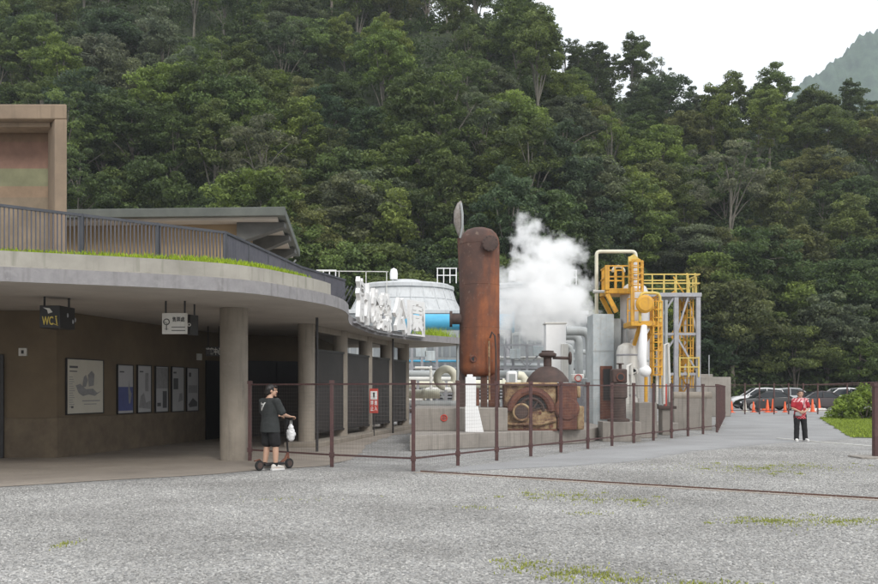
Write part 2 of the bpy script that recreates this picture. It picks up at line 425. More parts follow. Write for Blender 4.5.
# ------------------------------------------------------------------ numpy foliage
def mesh_np(name, V, nper, mat, tint=None):
    n = len(V); me = bpy.data.meshes.new(name)
    me.vertices.add(n); me.vertices.foreach_set('co', V.astype(np.float32).ravel())
    nf = n // nper
    me.loops.add(n); me.loops.foreach_set('vertex_index', np.arange(n, dtype=np.int32))
    me.polygons.add(nf); me.polygons.foreach_set('loop_start', np.arange(0, n, nper, dtype=np.int32))
    me.update(calc_edges=True)
    if tint is not None:
        a = me.color_attributes.new('tint', 'FLOAT_COLOR', 'POINT'); a.data.foreach_set('color', tint.astype(np.float32).ravel())
    me.materials.append(mat); return me
def leaves(rng, P, out, size, clump, upw=.8, rnd=.7, aspect=.55):
    """rhombic leaf faces at points P, turned up and outward"""
    n = len(P)
    N = out * .45 + np.array([0, 0, upw]) + rng.normal(0, rnd, (n, 3)); N /= np.linalg.norm(N, axis=1)[:, None] + 1e-9
    A = rng.normal(0, 1, (n, 3)); U = np.cross(N, A); U /= np.linalg.norm(U, axis=1)[:, None] + 1e-9; Wv = np.cross(N, U)
    s = size * rng.uniform(.6, 1.35, n)[:, None]
    V = np.stack([P - U * s, P - Wv * s * aspect, P + U * s, P + Wv * s * aspect], 1).reshape(-1, 3)
    T = np.stack([np.repeat(clump, 4), np.repeat(rng.random(n), 4), np.zeros(4 * n), np.ones(4 * n)], 1)
    return V, T
def clumps(rng, centers, rad, per, size, flat=.6, upw=.8, core=None):
    k = len(centers); P = []; O = []; Cl = []
    cr = rng.random(k)
    rad = np.broadcast_to(np.asarray(rad), (k,))
    d = rng.normal(0, 1, (k, per, 3)); d /= np.linalg.norm(d, axis=2)[..., None]
    r = rng.uniform(.35, 1, (k, per, 1)) ** .6
    off = d * r * rad[:, None, None] * np.array([1, 1, flat])
    P = (centers[:, None, :] + off).reshape(-1, 3)
    V, T = leaves(rng, P, d.reshape(-1, 3), size, np.repeat(cr, per), upw)
    return V, T

def tree_proto(seed, style):
    """crown and trunk of a tree about 11 m tall, base at z = 0"""
    rng = np.random.default_rng(seed); rnd = random.Random(seed)
    if style == 'round':
        H, rx, rz, cz, k, per, cr, sz = 11, 3.9, 3.5, 7.2, 110, 150, .85, .155
    elif style == 'layer':
        H, rx, rz, cz, k, per, cr, sz = 11, 4.9, 2.6, 8.0, 100, 170, .95, .15
    elif style == 'tall':
        H, rx, rz, cz, k, per, cr, sz = 14, 2.7, 4.9, 9.2, 100, 140, .75, .145
    elif style == 'bushy':
        H, rx, rz, cz, k, per, cr, sz = 7, 3.9, 3.0, 3.4, 115, 150, .8, .15
    else:                                                   # open
        H, rx, rz, cz, k, per, cr, sz = 13, 3.7, 4.0, 9.4, 62, 105, .68, .14
    cs = []
    for i in range(k):
        t = rng.uniform(0, 2 * math.pi)
        if style == 'layer':
            lay = rng.integers(0, 4); z = -.9 + lay * .55 + rng.normal(0, .12); rr = rx * math.sqrt(rng.random()) * (1.05 - .2 * lay)
            cs.append((rr * math.cos(t), rr * math.sin(t), cz + z * rz * .75 + (-.07 * rr * rr / rx)))
        else:
            u = rng.uniform(-.75, 1); q = math.sqrt(max(0, 1 - u * u)); f = rng.uniform(.55, 1.0)
            lump = 1 + .26 * math.sin(2 * t + seed) + .16 * math.sin(5 * t + 2 * seed) + .18 * math.sin(4 * u + 3 * t)
            cs.append((rx * q * f * lump * math.cos(t), rx * q * f * lump * math.sin(t), cz + rz * u * f))
    cs = np.array(cs); rad = cr * rng.uniform(.6, 1.3, k)
    V, T = clumps(rng, cs, rad, per, sz, .55)
    crown = mesh_np('crown', V, 4, M['leaf'], T)
    b = MB(); lean = rnd.uniform(-.6, .6); top = cz + rz * .35
    pts = [(lean * (z / top) ** 2 + .12 * math.sin(z * .9 + seed), .1 * math.sin(z * .7 + 2 * seed), z) for z in np.linspace(-1.2, top, 9)]
    b.tube(pts, [max(.03, .24 * (1 - .8 * i / 8)) for i in range(9)], 7)
    for j in range(9):
        c = cs[rnd.randrange(k)]; i = rnd.randrange(3, 8); p = Vector(pts[i]); q = Vector(c)
        m1 = p.lerp(q, .5) + Vector((0, 0, .35)); r0 = .24 * (1 - .8 * i / 8) * .6
        b.tube([p, m1, q], [r0, r0 * .6, r0 * .25], 5)
    tm = b.build('trunk', M['barkpale'] if style in ('open', 'tall') else M['bark'])
    trunk = tm.data; bpy.data.objects.remove(tm)
    return crown, trunk

# ------------------------------------------------------------------ hills
def sstep(a, b_, x):
    t = min(1, max(0, (x - a) / (b_ - a))); return t * t * (3 - 2 * t)
def lerp_tab(tab, x):
    if x <= tab[0][0]: return tab[0][1]
    for (a, u), (c, v) in zip(tab, tab[1:]):
        if x <= c: return u + (v - u) * (x - a) / (c - a)
    return tab[-1][1]
RID = [(-160, 200), (-60, 165), (-38, 138), (-15, 92), (0, 66), (15, 61), (30, 56), (51, 45), (80, 33), (140, 20)]
def base_y(x): return 72 + 18 * sstep(8, 22, x)
def terr(x, y):
    t = y - base_y(x)
    if t < 0: return -1.0
    zr = lerp_tab(RID, x)
    up = .76 * t + 1.6 * math.sin(x * .11 + y * .05) * min(1, t / 12) + 1.1 * math.sin(x * .23 - y * .17) * min(1, t / 12)
    k = 6.0
    z = -k * math.log(math.exp(-up / k) + math.exp(-zr / k)) if up < zr + 60 else zr
    over = max(0, up - zr - 8)
    return z - .25 * over * .6
xs = np.linspace(-170, 150, 107); ys = np.linspace(68, 330, 88)
b = MB(); vv = [(x, y, terr(x, y)) for y in ys for x in xs]; nx = len(xs)
b.add(vv, [(j * nx + i, j * nx + i + 1, (j + 1) * nx + i + 1, (j + 1) * nx + i) for j in range(len(ys) - 1) for i in range(nx - 1)])
struct(b.build('hillside', M['hill'], sm=180))
# far blue ridge
b = MB(); rnd = random.Random(4); vv = []
fx = np.concatenate([np.linspace(60, 180, 12), np.linspace(182, 345, 130), np.linspace(352, 900, 30)]); fy = np.linspace(560, 900, 40); FS = 1.5
for y in fy:
    for x in fx:
        crest = lerp_tab([(60, 40), (150, 130), (215, 190), (250, 216), (284, 242), (300, 256), (319, 274), (380, 300), (900, 340)], x)
        crest += 2.5 * math.sin(x * .09) + 1.3 * math.sin(x * .31 + 1) + .8 * math.sin(x * .83) + rnd.uniform(-.7, .7)
        t = (y - 560) / 130; z = crest * min(1, max(0, t)) ** .8 - max(0, t - 1) * 60
        z += 3 * math.sin(x * .07 + y * .03) + 2 * math.sin(x * .16 - y * .05) + rnd.uniform(-1.2, 1.2)
        vv.append((x * FS, y * FS, z * FS - 8))
nx = len(fx)
b.add(vv, [(j * nx + i, j * nx + i + 1, (j + 1) * nx + i + 1, (j + 1) * nx + i) for j in range(len(fy) - 1) for i in range(nx - 1)])
struct(b.build('far_hills', M['farhill'], sm=180))

# undergrowth: one mass nobody could count
rng = np.random.default_rng(11); pts = []
for i in range(5200):
    d = 74 + 150 * rng.random() ** 1.25; px = rng.uniform(-70, 950); x = XX(px, d)
    z = terr(x, d)
    if z < -.5: continue
    pts.append((x, d, z + rng.uniform(.2, 1.6)))
pts = np.array(pts); V, T = clumps(rng, pts, rng.uniform(.9, 2.1, len(pts)), 80, .24, .75)
o = bpy.data.objects.new('undergrowth', mesh_np('undergrowth', V, 4, M['under'], T)); C.objects.link(o)
tag(o, kind='stuff', label='tangled green undergrowth covering the hillside between trees', cat='undergrowth')

# trees of the hillside
KIND = {
 'dark':   ((.074, .106, .038), 'dark green'),
 'mid':    ((.112, .152, .048), 'mid green'),
 'bright': ((.152, .196, .048), 'bright yellow green'),
 'olive':  ((.132, .148, .054), 'olive green'),
 'grey':   ((.132, .150, .090), 'dusty grey green'),
 'blue':   ((.072, .110, .056), 'bluish green'),
}
SHAPE = {'round': 'round crowned', 'layer': 'flat layered', 'tall': 'tall narrow', 'bushy': 'low bushy', 'open': 'thin open crowned'}
protos = {}
for i, st in enumerate(['round', 'layer', 'tall', 'bushy', 'open', 'round', 'layer', 'bushy', 'round', 'layer', 'tall', 'open']):
    protos.setdefault(st, []).append(tree_proto(31 + i * 7, st))
tp = {}
def zone(px, py, z_top_clear):
    if z_top_clear: return 'on the ridge crest against the white sky'
    row = 'high up the slope' if py < 130 else ('halfway up the slope' if py < 245 else 'low on the slope')
    col = ('above the banded concrete tower' if px < 90 else 'above the flat roofed pavilion' if px < 290 else 'above the rooftop lettering' if px < 430 else
           'behind the rusted vessel' if px < 510 else 'behind the steam cloud' if px < 595 else 'behind the yellow platforms' if px < 705 else 'above the parked cars')
    return row + ' ' + col
def put_tree(x, y, z, st, kind, sc, rz, label, sub=None):
    rnd2 = random.Random(int(x * 100 + y * 1000))
    vi = rnd2.randrange(len(protos[st])); crown, trunk = protos[st][vi]
    t = bpy.data.objects.new('tree', None); C.objects.link(t); t.location = (x, y, z); t.rotation_euler = (0, 0, rz)
    t.scale = (sc * rnd2.uniform(.9, 1.15), sc * rnd2.uniform(.9, 1.15), sc)
    tag(t, label, 'tree', 'trees on the forested hillside')
    c = bpy.data.objects.new('crown', crown); C.objects.link(c); c.parent = t
    k = bpy.data.objects.new('trunk', trunk); C.objects.link(k); k.parent = t
    base = KIND[kind][0]; j = rnd2.uniform(.8, 1.25)
    c.color = (base[0] * j * rnd2.uniform(.92, 1.08), base[1] * j, base[2] * j * rnd2.uniform(.9, 1.1), 1)
    return t
rnd = random.Random(77); ntree = 0; spots = []
py = 392.0
rows = []
d = 76.0
while d < 225:                                    # rows climbing the slope, spaced by what each shows of itself
    rows.append(d); d += 4.6 + (d - 76) * .085
for ri, d0 in enumerate(rows):
    wpx = 40 - ri * 1.1
    n = int(1010 / wpx)
    for i in range(n):
        px = -62 + (i + .5 + rnd.uniform(-.45, .45)) * 1010 / n; d = d0 + rnd.uniform(-2.2, 2.2)
        if d0 < 92 and px > 660: continue
        x = XX(px, d); z = terr(x, d)
        if z < -.4: continue
        py_ = HY - (z - EYE) * F / d
        if py_ < -35: continue
        if d - base_y(x) > lerp_tab(RID, x) / .76 + 16: continue
        if px < 230 and py_ > 255: continue
        spots.append((px, py_, x, d, z))
extra = [(px, 0, XX(px, dd), dd, None) for px, dd in [(700, 93), (732, 92), (762, 94), (795, 92), (828, 93), (858, 92), (890, 94), (715, 98), (750, 99), (780, 98), (812, 99), (845, 98), (875, 99)]]
for e in extra: spots.append((e[0], 380, e[2], e[3], terr(e[2], e[3])))
spots.sort(key=lambda s: s[3])
if len(spots) > 296:                              # thin evenly, keep the near ones
    keep = spots[:150]; rest = spots[150:]; stepf = len(rest) / 146
    keep += [rest[int(i * stepf)] for i in range(146)]; spots = keep
kinds_w = ['dark'] * 4 + ['mid'] * 8 + ['bright'] * 4 + ['olive'] * 4 + ['grey'] * 2 + ['blue'] * 2
for (px, py_, x, d, z) in spots:
    crest = d - base_y(x) > lerp_tab(RID, x) / .76 - 9
    st = rnd.choice(['round', 'round', 'layer', 'layer', 'tall', 'bushy', 'open', 'tall'] if not crest else ['open', 'open', 'round', 'layer', 'tall'])
    low = py_ > 330
    if low: st = rnd.choice(['bushy', 'bushy', 'round', 'layer'])
    kd = rnd.choice(kinds_w)
    sc = rnd.uniform(.78, 1.2) * (1.0 if not crest else .95)
    lab = '%s %s tree %s' % (KIND[kd][1], SHAPE[st], zone(px, py_ - 70, crest and px > 500))
    put_tree(x, d, z - (.4 if st == 'bushy' else rnd.uniform(1.2, 3.2)), st, kd, sc, rnd.uniform(0, 6.28), lab)
    ntree += 1
print('TREES', ntree)
#@@PART2
# ------------------------------------------------------------------ text
def text_mesh(s, size=1.0, extrude=0.0, bold=0.0):
    cu = bpy.data.curves.new('lettering', 'FONT'); cu.body = s; cu.size = size; cu.extrude = extrude; cu.offset = bold
    cu.align_x = 'CENTER'; cu.align_y = 'CENTER'; cu.resolution_u = 3
    o = bpy.data.objects.new('lettering', cu); C.objects.link(o)
    bpy.context.view_layer.update()
    me = o.evaluated_get(bpy.context.evaluated_depsgraph_get()).to_mesh()
    V = [tuple(v.co) for v in me.vertices]; Fc = [tuple(p.vertices) for p in me.polygons]
    o.to_mesh_clear(); bpy.data.objects.remove(o); bpy.data.curves.remove(cu)
    return V, Fc
def put_text(mb, s, org, u, h, wdt=None, extrude=.004, bold=0, n=None):
    """write s centred at org; u = reading direction (plan), h = letter height, wdt = total width"""
    V, Fc = text_mesh(s, 1.0, 0.5, bold)
    xs = [v[0] for v in V]; ys = [v[1] for v in V]
    x0, x1, y0, y1 = min(xs), max(xs), min(ys), max(ys)
    sy = h / (y1 - y0); sxx = (wdt / (x1 - x0)) if wdt else sy
    u = Vector((u[0], u[1], 0)).normalized(); n = Vector((u.y, -u.x, 0)); org = Vector(org)
    out = [org + u * ((a - (x0 + x1) / 2) * sxx) + Vector((0, 0, (c - (y0 + y1) / 2) * sy)) + n * (e * 2 * extrude) for a, c, e in V]
    mb.add(out, Fc)

# ------------------------------------------------------------------ visitor building
ZC, ZT = 3.42, 3.66
def spline(pts, n=6):
    out = []
    P = [Vector(p) for p in pts]; P = [P[0] * 2 - P[1]] + P + [P[-1] * 2 - P[-2]]
    for i in range(1, len(P) - 2):
        for k in range(n):
            t = k / n; a, b_, c, d = P[i - 1:i + 3]
            out.append(.5 * ((2 * b_) + (c - a) * t + (2 * a - 5 * b_ + 4 * c - d) * t * t + (3 * b_ - a - 3 * c + d) * t ** 3))
    out.append(P[-2]); return [(p.x, p.y) for p in out]
EDGE = spline([(-20, 11.2), (-12, 14.2), (-7.4, 16.0), (-4.06, 17.6), (-2.87, 19.4), (-2.3, 21.2), (-2.22, 23), (-2.38, 24.8), (-2.5, 26.8), (-2.42, 28.8), (-2.12, 31.8), (-1.5, 34.0), (-.64, 36.0), (.97, 38.4)])
bld = thing('visitor_building', 'low concrete building with a wide curved canopy roof on round columns', 'building', (-6, 26, 0))
plan = EDGE + [(1.12, 38.9), (1.0, 39.6), (.3, 40.6), (-.9, 42), (-20, 42)]
can = MB().prism(plan, ZC, ZT).build('canopy', M['soffit'], bld, sm=0)
can['label'] = 'curved concrete canopy slab with a smooth pale underside'
MB().strip(EDGE + [(1.12, 38.9), (1.0, 39.6)], ZC - .004, ZT + .004, .012).build('fascia', M['fascia'], can, sm=60)
def inset(path, dist):
    out = []
    for i, p in enumerate(path):
        a = Vector(path[max(0, i - 1)]); c = Vector(path[min(len(path) - 1, i + 1)]); d = (c - a).normalized()
        q = Vector(p) + Vector((-d.y, d.x)) * dist; out.append((q.x, q.y))
    return out
par = [p for p in inset(EDGE, .28) if p[1] < 21.4]
MB().strip(par, ZT, 3.95, .16).build('parapet', M['parapet'], bld, sm=60)
# a white drip line under the parapet
MB().strip([p for p in inset(EDGE, .11) if p[1] < 20.4], ZT + .004, ZT + .035, .03).build('drip_edge', M['parapet'], bld, sm=60)
COLS = [(-4.62, 21.4, .31), (-3.71, 26.6, .235), (-3.10, 29.8, .235), (-2.55, 33.0, .235), (-2.0, 36.0, .235), (-1.45, 38.6, .235)]
for x, y, r in COLS:
    b = MB().lathe([(r, 0.0), (r, ZC - .002)], (x, y, 0), 32); b.build('column', M['column'], bld)
# inner core walls
core = [(-20, 22), (-8.85, 22), (-7.4, 29.8), (-6.9, 31.6), (-4.3, 33.2), (-4.3, 42)]
def wallrun(mb, pts, z0, z1, th):
    for a, c in zip(pts, pts[1:]):
        a, c = Vector(a), Vector(c); d = (c - a).normalized(); n = Vector((-d.y, d.x)) * th
        mb.prism([(a.x, a.y), (c.x, c.y), (c.x + n.x, c.y + n.y), (a.x + n.x, a.y + n.y)], z0, z1)
b = MB(); wallrun(b, core, .93, ZC - .003, .3); b.build('wall', M['innerwall'], bld, sm=0)
b = MB(); wallrun(b, [(p[0] + .02, p[1] - .02) for p in core], 0, .927, .32); b.build('wall_base', M['innerlow'], bld, sm=0)
def on_wall(t):                                   # t along the receding poster wall (0..1)
    return Vector((-8.85 + 1.45 * t, 22 + 7.8 * t, 0))
wu = Vector((1.45, 7.8, 0)).normalized(); wn = Vector((wu.y, -wu.x, 0))
# dark doors in the core
def slab_on(mb, p, u, n, w_, z0, z1, th, off=0):
    a = p + n * off; q = [a - u * w_ / 2, a + u * w_ / 2, a + u * w_ / 2 + n * th, a - u * w_ / 2 + n * th]
    mb.prism([(k.x, k.y) for k in q], z0, z1)
d1 = MB(); u2 = Vector((.5, 1.8, 0)).normalized(); n2 = Vector((u2.y, -u2.x, 0)); slab_on(d1, Vector((-7.15, 30.7, 0)), u2, n2, 1.7, .0, 2.5, .05, .03)
dd = d1.build('door', M['black'], bld); d1 = MB(); d1.tube([(-7.0, 30.5, .9), (-7.0, 30.5, 1.7)], .02, 8); d1.build('handle', M['chrome'], dd)
u3 = Vector((2.6, 1.6, 0)).normalized(); n3 = Vector((u3.y, -u3.x, 0)); d1 = MB()
slab_on(d1, Vector((-5.55, 32.4, 0)), u3, n3, 2.5, .0, 2.55, .06, .03); dd = d1.build('door', M['dark'], bld, bevel=.01); dd['label'] = 'wide dark double door deep under the canopy'
d1 = MB(); slab_on(d1, Vector((-5.55, 32.4, 0)), u3, n3, .04, .05, 2.5, .02, .095); d1.build('door_gap', M['black'], dd)
d1 = MB(); slab_on(d1, Vector((-10.58, 22, 0)), Vector((1, 0, 0)), Vector((0, -1, 0)), 1.05, 0, 2.4, .05, .03)
dd = d1.build('door', M['dark'], bld, bevel=.01); dd['label'] = 'dark green door at the end of the inner wall'
# raised plinth along the colonnade and screens between columns
pl = [(-4.25, 26.0), (-3.3, 25.9), (-2.6, 29.7), (-2.1, 33), (-1.5, 36), (-.9, 39.2), (-1.9, 39.4), (-2.6, 36), (-3.1, 33), (-3.6, 30)]
MB().prism(pl, .0, .14).build('plinth', M['column'], bld, bevel=.02)
for (a, c) in zip(COLS[1:], COLS[2:]):
    p, q = Vector((a[0], a[1], 0)), Vector((c[0], c[1], 0)); d = (q - p).normalized(); n = Vector((d.y, -d.x, 0))
    p2, q2 = p + d * .33 + n * .03, q - d * .12 + n * .16
    b = MB(); [b.bar(k + Vector((0, 0, .36)), k + Vector((0, 0, 2.72)), .05) for k in (p2, q2)]; b.bar(p2 + Vector((0, 0, .36)), q2 + Vector((0, 0, .36)), .05, .06); b.bar(p2 + Vector((0, 0, 2.72)), q2 + Vector((0, 0, 2.72)), .05, .06)
    fr = b.build('screen_frame', M['black'], bld)
    b = MB(); b.prism([(p2.x, p2.y), (q2.x, q2.y), (q2.x - n.x * .02, q2.y - n.y * .02), (p2.x - n.x * .02, p2.y - n.y * .02)], .39, 2.69)
    b.build('screen_panel', M['screen'], fr)
for x, y in ((XX(317, 24.2), 24.2), (XX(393, 34.4), 34.4), (XX(457.5, 38.5), 38.5)):
    MB().tube([(x, y, 0), (x, y, ZC)], .05 if y > 38 else .036, 10).build('post', M['grey'] if y > 38 else M['dark'], bld)
# beams under the canopy over the screens
for (a, c) in zip(COLS[1:], COLS[2:]):
    MB().bar((a[0], a[1], 3.33), (c[0], c[1], 3.33), .2, .17).build('beam', M['column'], bld)
# small white wall boxes
for px, py, s_ in ((23, 351.5, .18), (195, 361, .2)):
    pass
b = MB(); b.bb(XX(23, 21.96) - .09, XX(23, 21.96) + .09, 21.93, 21.997, ZZ(352, 21.96) - .09, ZZ(352, 21.96) + .09)
b.mi = 1; b.bb(XX(23, 21.96) - .03, XX(23, 21.96) + .03, 21.925, 21.93, ZZ(352, 21.96) - .04, ZZ(352, 21.96) + .04)
tag(b.build('wall_box', [M['offwhite'], M['dark']], sm=0), 'small white control box high on the dark wall below the black hanging sign', 'box')
b = MB(); b.bb(XX(61.5, 22.6), XX(61.5, 22.6) + .12, 22.35, 22.5, ZZ(361, 22.5) - .05, ZZ(361, 22.5) + .07); b.lathe([(.04, 0), (.035, .08), (0, .085)], (XX(61.5, 22.6) + .1, 22.3, ZZ(361, 22.5)), 12, 'y')
tag(b.build('security_camera', M['black']), 'small black security camera at the wall corner beside the large cream poster', 'camera')
b = MB(); p = on_wall(.955) + wn * .01; slab_on(b, p, wu, wn, .3, ZZ(360, 29.3), ZZ(360, 29.3) + .2, .05)
tag(b.build('notice_plate', M['offwhite'], sm=0), 'tiny pale plate high on the wall above the last narrow poster', 'plate')

# posters on the receding wall: (t0, t1, z0, z1)
def tq(px):                                      # where a photo column meets the poster wall
    k = (px - CX) / F; return (k * 22 + 8.85) / (1.45 - k * 7.8)
def poster(px0, px1, py0, py1, label, draw, paper):
    t0, t1 = tq(px0), tq(px1); tm = (t0 + t1) / 2; p = on_wall(tm); d = p.y; wid = (t1 - t0) * Vector((1.45, 7.8)).length
    z1, z0 = ZZ(py0, d), ZZ(py1, d)
    r = thing('poster', label, 'poster', (p.x, p.y, z0), 0, 'information posters on the inner wall')
    b = MB(); slab_on(b, p, wu, wn, wid, z0, z1, .03, .012); b.build('board', M[paper], r, sm=0)
    b = MB(); slab_on(b, p, wu, wn, wid + .05, z0 - .025, z0 - .002, .045, .01); slab_on(b, p, wu, wn, wid + .05, z1 + .002, z1 + .025, .045, .01)
    for s_ in (-1, 1): slab_on(b, p + wu * s_ * (wid / 2 + .0145), wu, wn, .025, z0 - .002, z1 + .002, .045, .01)
    b.build('frame', M['dark'], r, sm=0)
    b = MB(); H = z1 - z0
    def rect(x0, x1, y0, y1, mi=0, off=.046):    # fractions of the sheet, y up
        b.mi = mi; c = p + wu * ((x0 + x1) / 2 - .5) * wid
        slab_on(b, c, wu, wn, (x1 - x0) * wid, z0 + y0 * H, z0 + y1 * H, .002, off)
    def poly(pts, mi=0, off=.049):
        b.mi = mi; b.add([p + wu * (x - .5) * wid + wn * off + Vector((0, 0, z0 + y * H)) for x, y in pts], [tuple(range(len(pts)))])
    draw(rect, poly); b.build('print', [M['printgrey'], M['printblue'], M['printdark'], M['paperwhite']], r, sm=0)
    return r
def dr_big(rect, poly):
    rect(.06, .28, .84, .88, 2); rect(.06, .26, .77, .79, 2)
    for i in range(14): rect(.05, .05 + .15 * (.6 + .4 * ((i * 37) % 10) / 10), .12 + i * .042, .132 + i * .042, 0)
    poly([(.22, .52), (.3, .38), (.42, .32), (.58, .35), (.75, .32), (.95, .42), (.82, .38), (.7, .46), (.5, .45), (.34, .55)], 0)
    poly([(.4, .48), (.44, .68), (.5, .72), (.55, .62), (.5, .5)], 0, .051); poly([(.58, .5), (.56, .72), (.66, .8), (.74, .74), (.72, .52)], 0, .051)
    rect(.4, .9, .22, .24, 0, .047); rect(.45, .8, .16, .175, 0, .047)
    poly([(.1, .1), (.1, .14), (.16, .14), (.16, .1)], 2)
def dr_blue(rect, poly):
    rect(0.02, .98, .05, .55, 1); rect(.1, .4, .85, .88, 2); poly([(.7, .2), (.66, .5), (.72, .7), (.78, .5), (.9, .4), (.8, .2)], 0)
def dr_b(rect, poly):
    rect(.12, .4, .86, .89, 2); rect(.55, .8, .45, .85, 0); poly([(.05, .1), (.2, .35), (.45, .42), (.6, .2), (.95, .25), (.95, .06)], 0)
def dr_c(rect, poly):
    rect(.02, .98, .52, .98, 0); rect(.55, .9, .08, .46, 2); rect(.1, .4, .12, .2, 2)
def dr_d(rect, poly):
    rect(.1, .5, .5, .75, 2); rect(.1, .35, .86, .9, 2); poly([(.5, .2), (.9, .25), (.85, .42), (.6, .4)], 0)
def dr_e(rect, poly):
    rect(.1, .9, .42, .6, 0); poly([(.1, .15), (.5, .3), (.9, .2), (.9, .1), (.2, .08)], 2); rect(.15, .35, .8, .9, 2)
poster(65.5, 101.5, 360, 413, 'large cream poster with a grey map drawing, biggest on the inner wall', dr_big, 'paper')
poster(116.5, 131.5, 365.5, 413, 'narrow poster with a deep blue lower half', dr_blue, 'paperwhite')
poster(136.5, 149.5, 366, 412, 'narrow white poster with a grey landscape strip, next after the blue one', dr_b, 'paperwhite')
poster(154.5, 166.5, 367, 411.5, 'narrow poster with a dark grey upper half and white lower half', dr_c, 'paperwhite')
poster(170.8, 182.5, 367.5, 411, 'narrow white poster with a black square picture above its middle', dr_d, 'paperwhite')
poster(185.8, 196.8, 368.5, 410.5, 'narrow poster with a grey middle band, last before the dark doorway', dr_e, 'paperwhite')

# hanging signs
def hanging(px0, px1, py0, py1, d, name, label, mat, hang):
    x0, x1, z1, z0 = XX(px0, d), XX(px1, d), ZZ(py0, d), ZZ(py1, d)
    r = thing(name, label, 'sign', ((x0 + x1) / 2, d, z0))
    return r, x0, x1, z0, z1
d = 18.6
r, x0, x1, z0, z1 = hanging(39.5, 60, 305.5, 328, d, 'hanging_sign', 'black box sign with yellow letters hanging from the canopy on two rods', M['black'], 2)
b = MB(); xe = XX(75, d + .62); b.prism([(x0, d), (x1, d), (xe, d + .62), (xe - .42, d + .62)], z0, z1); b.build('board', M['black'], r, bevel=.008)
for px, yy in ((44.5, .12), (69, .45)): MB().tube([(XX(px, d + yy), d + yy, z1), (XX(px, d + yy), d + yy, ZC)], .022, 8).build('rod', M['black'], r)
b = MB(); put_text(b, 'WC', (x0 + .16, d - .003, z0 + .145), (1, 0), .17, .22, .003, .02)
xm = x0 + .325; b.bar((xm, d - .006, z0 + .2), (xm + .02, d - .006, z0 + .07), .02, .01); b.bar((xm - .05, d - .006, z0 + .085), (xm + .04, d - .006, z0 + .05), .02, .01); b.ball((xm, d - .006, z0 + .225), .018)
b.build('lettering', M['text_yellow'], r, sm=0)
b = MB(); b.add([(x0 + .07, d - .005, z1 - .04), (x0 + .2, d - .005, z1 - .055), (x0 + .26, d - .005, z1 - .13), (x0 + .17, d - .005, z1 - .16), (x0 + .15, d - .005, z1 - .085)], [(0, 1, 2, 3, 4)]); b.build('arrow_mark', M['offwhite'], r, sm=0)
b = MB(); sdv = Vector((xe - x1, .62, 0)).normalized()
for a, zz in ((.3, .27), (.52, .16), (.62, .2)): 
    q = Vector((x1, d, z0 + zz)) + sdv * a + Vector((sdv.y, -sdv.x, 0)) * .006; b.ball(q, .035, (.6, .6, 1.3), 8, 5)
b.build('side_mark', M['steel'], r)
d = 19.6
r, x0, x1, z0, z1 = hanging(162, 187, 313, 334, d, 'hanging_sign', 'white rectangular sign with black characters hanging from the canopy', M['offwhite'], 2)
MB().bb(x0, x1, d, d + .05, z0, z1).build('board', M['offwhite'], r, bevel=.005)
for px in (165.5, 184.5): MB().tube([(XX(px, d), d + .025, z1), (XX(px, d), d + .025, ZC)], .02, 8).build('rod', M['black'], r)
b = MB(); wd = x1 - x0
put_text(b, '售票處', (x0 + wd * .66, d - .002, z1 - .13), (1, 0), .105, wd * .5, .002, .015)
b.bb(x0 + wd * .38, x0 + wd * .93, d - .005, d - .001, z0 + .135, z0 + .15); b.bb(x0 + wd * .38, x0 + wd * .93, d - .005, d - .001, z0 + .065, z0 + .08)
b.torus((x0 + wd * .18, d - .004, z0 + .25), .06, .009, 'y', 18, 5); b.bar((x0 + wd * .18, d - .005, z0 + .19), (x0 + wd * .18, d - .005, z0 + .08), .014, .006)
b.bar((x0 + wd * .1, d - .005, z0 + .25), (x0 + wd * .24, d - .005, z0 + .2), .014, .006); b.bar((x0 + wd * .1, d - .005, z0 + .1), (x0 + wd * .26, d - .005, z0 + .1), .014, .006)
b.build('lettering', M['text_black'], r, sm=0)
d = 20.2
r, x0, x1, z0, z1 = hanging(187.5, 192, 314.5, 335, d, 'hanging_sign', 'narrow black sign edge on, hanging just behind the white character sign', M['black'], 1)
b = MB(); b.prism([(x0, d), (x0 + .06, d), (x1 + .06, d + .3), (x1 + .0, d + .3)], z0, z1); b.build('board', M['black'], r, bevel=.006)
MB().tube([(x1, d + .2, z1), (x1, d + .2, ZC)], .02, 8).build('rod', M['black'], r)
b = MB(); b.torus((x0 + .035, d - .004, (z0 + z1) / 2), .03, .01, 'y', 14, 5); b.build('round_mark', M['offwhite'], r)
d = 27.5
r, x0, x1, z0, z1 = hanging(205.5, 222, 346.5, 356, d, 'hanging_sign', 'small pale sign with a row of characters over the dark doorway', M['offwhite'], 1)
b = MB(); b.bb(x0, x1, d, d + .04, z0, z1); b.build('board', M['dark'], r)
for px in (208, 219): MB().tube([(XX(px, d), d + .02, z1), (XX(px, d), d + .02, ZC)], .018, 8).build('rod', M['black'], r)
b = MB(); put_text(b, '遊客中心', ((x0 + x1) / 2, d - .002, (z0 + z1) / 2), (1, 0), .22, (x1 - x0) * .95, .003, .03); b.build('lettering', M['offwhite'], r, sm=0)
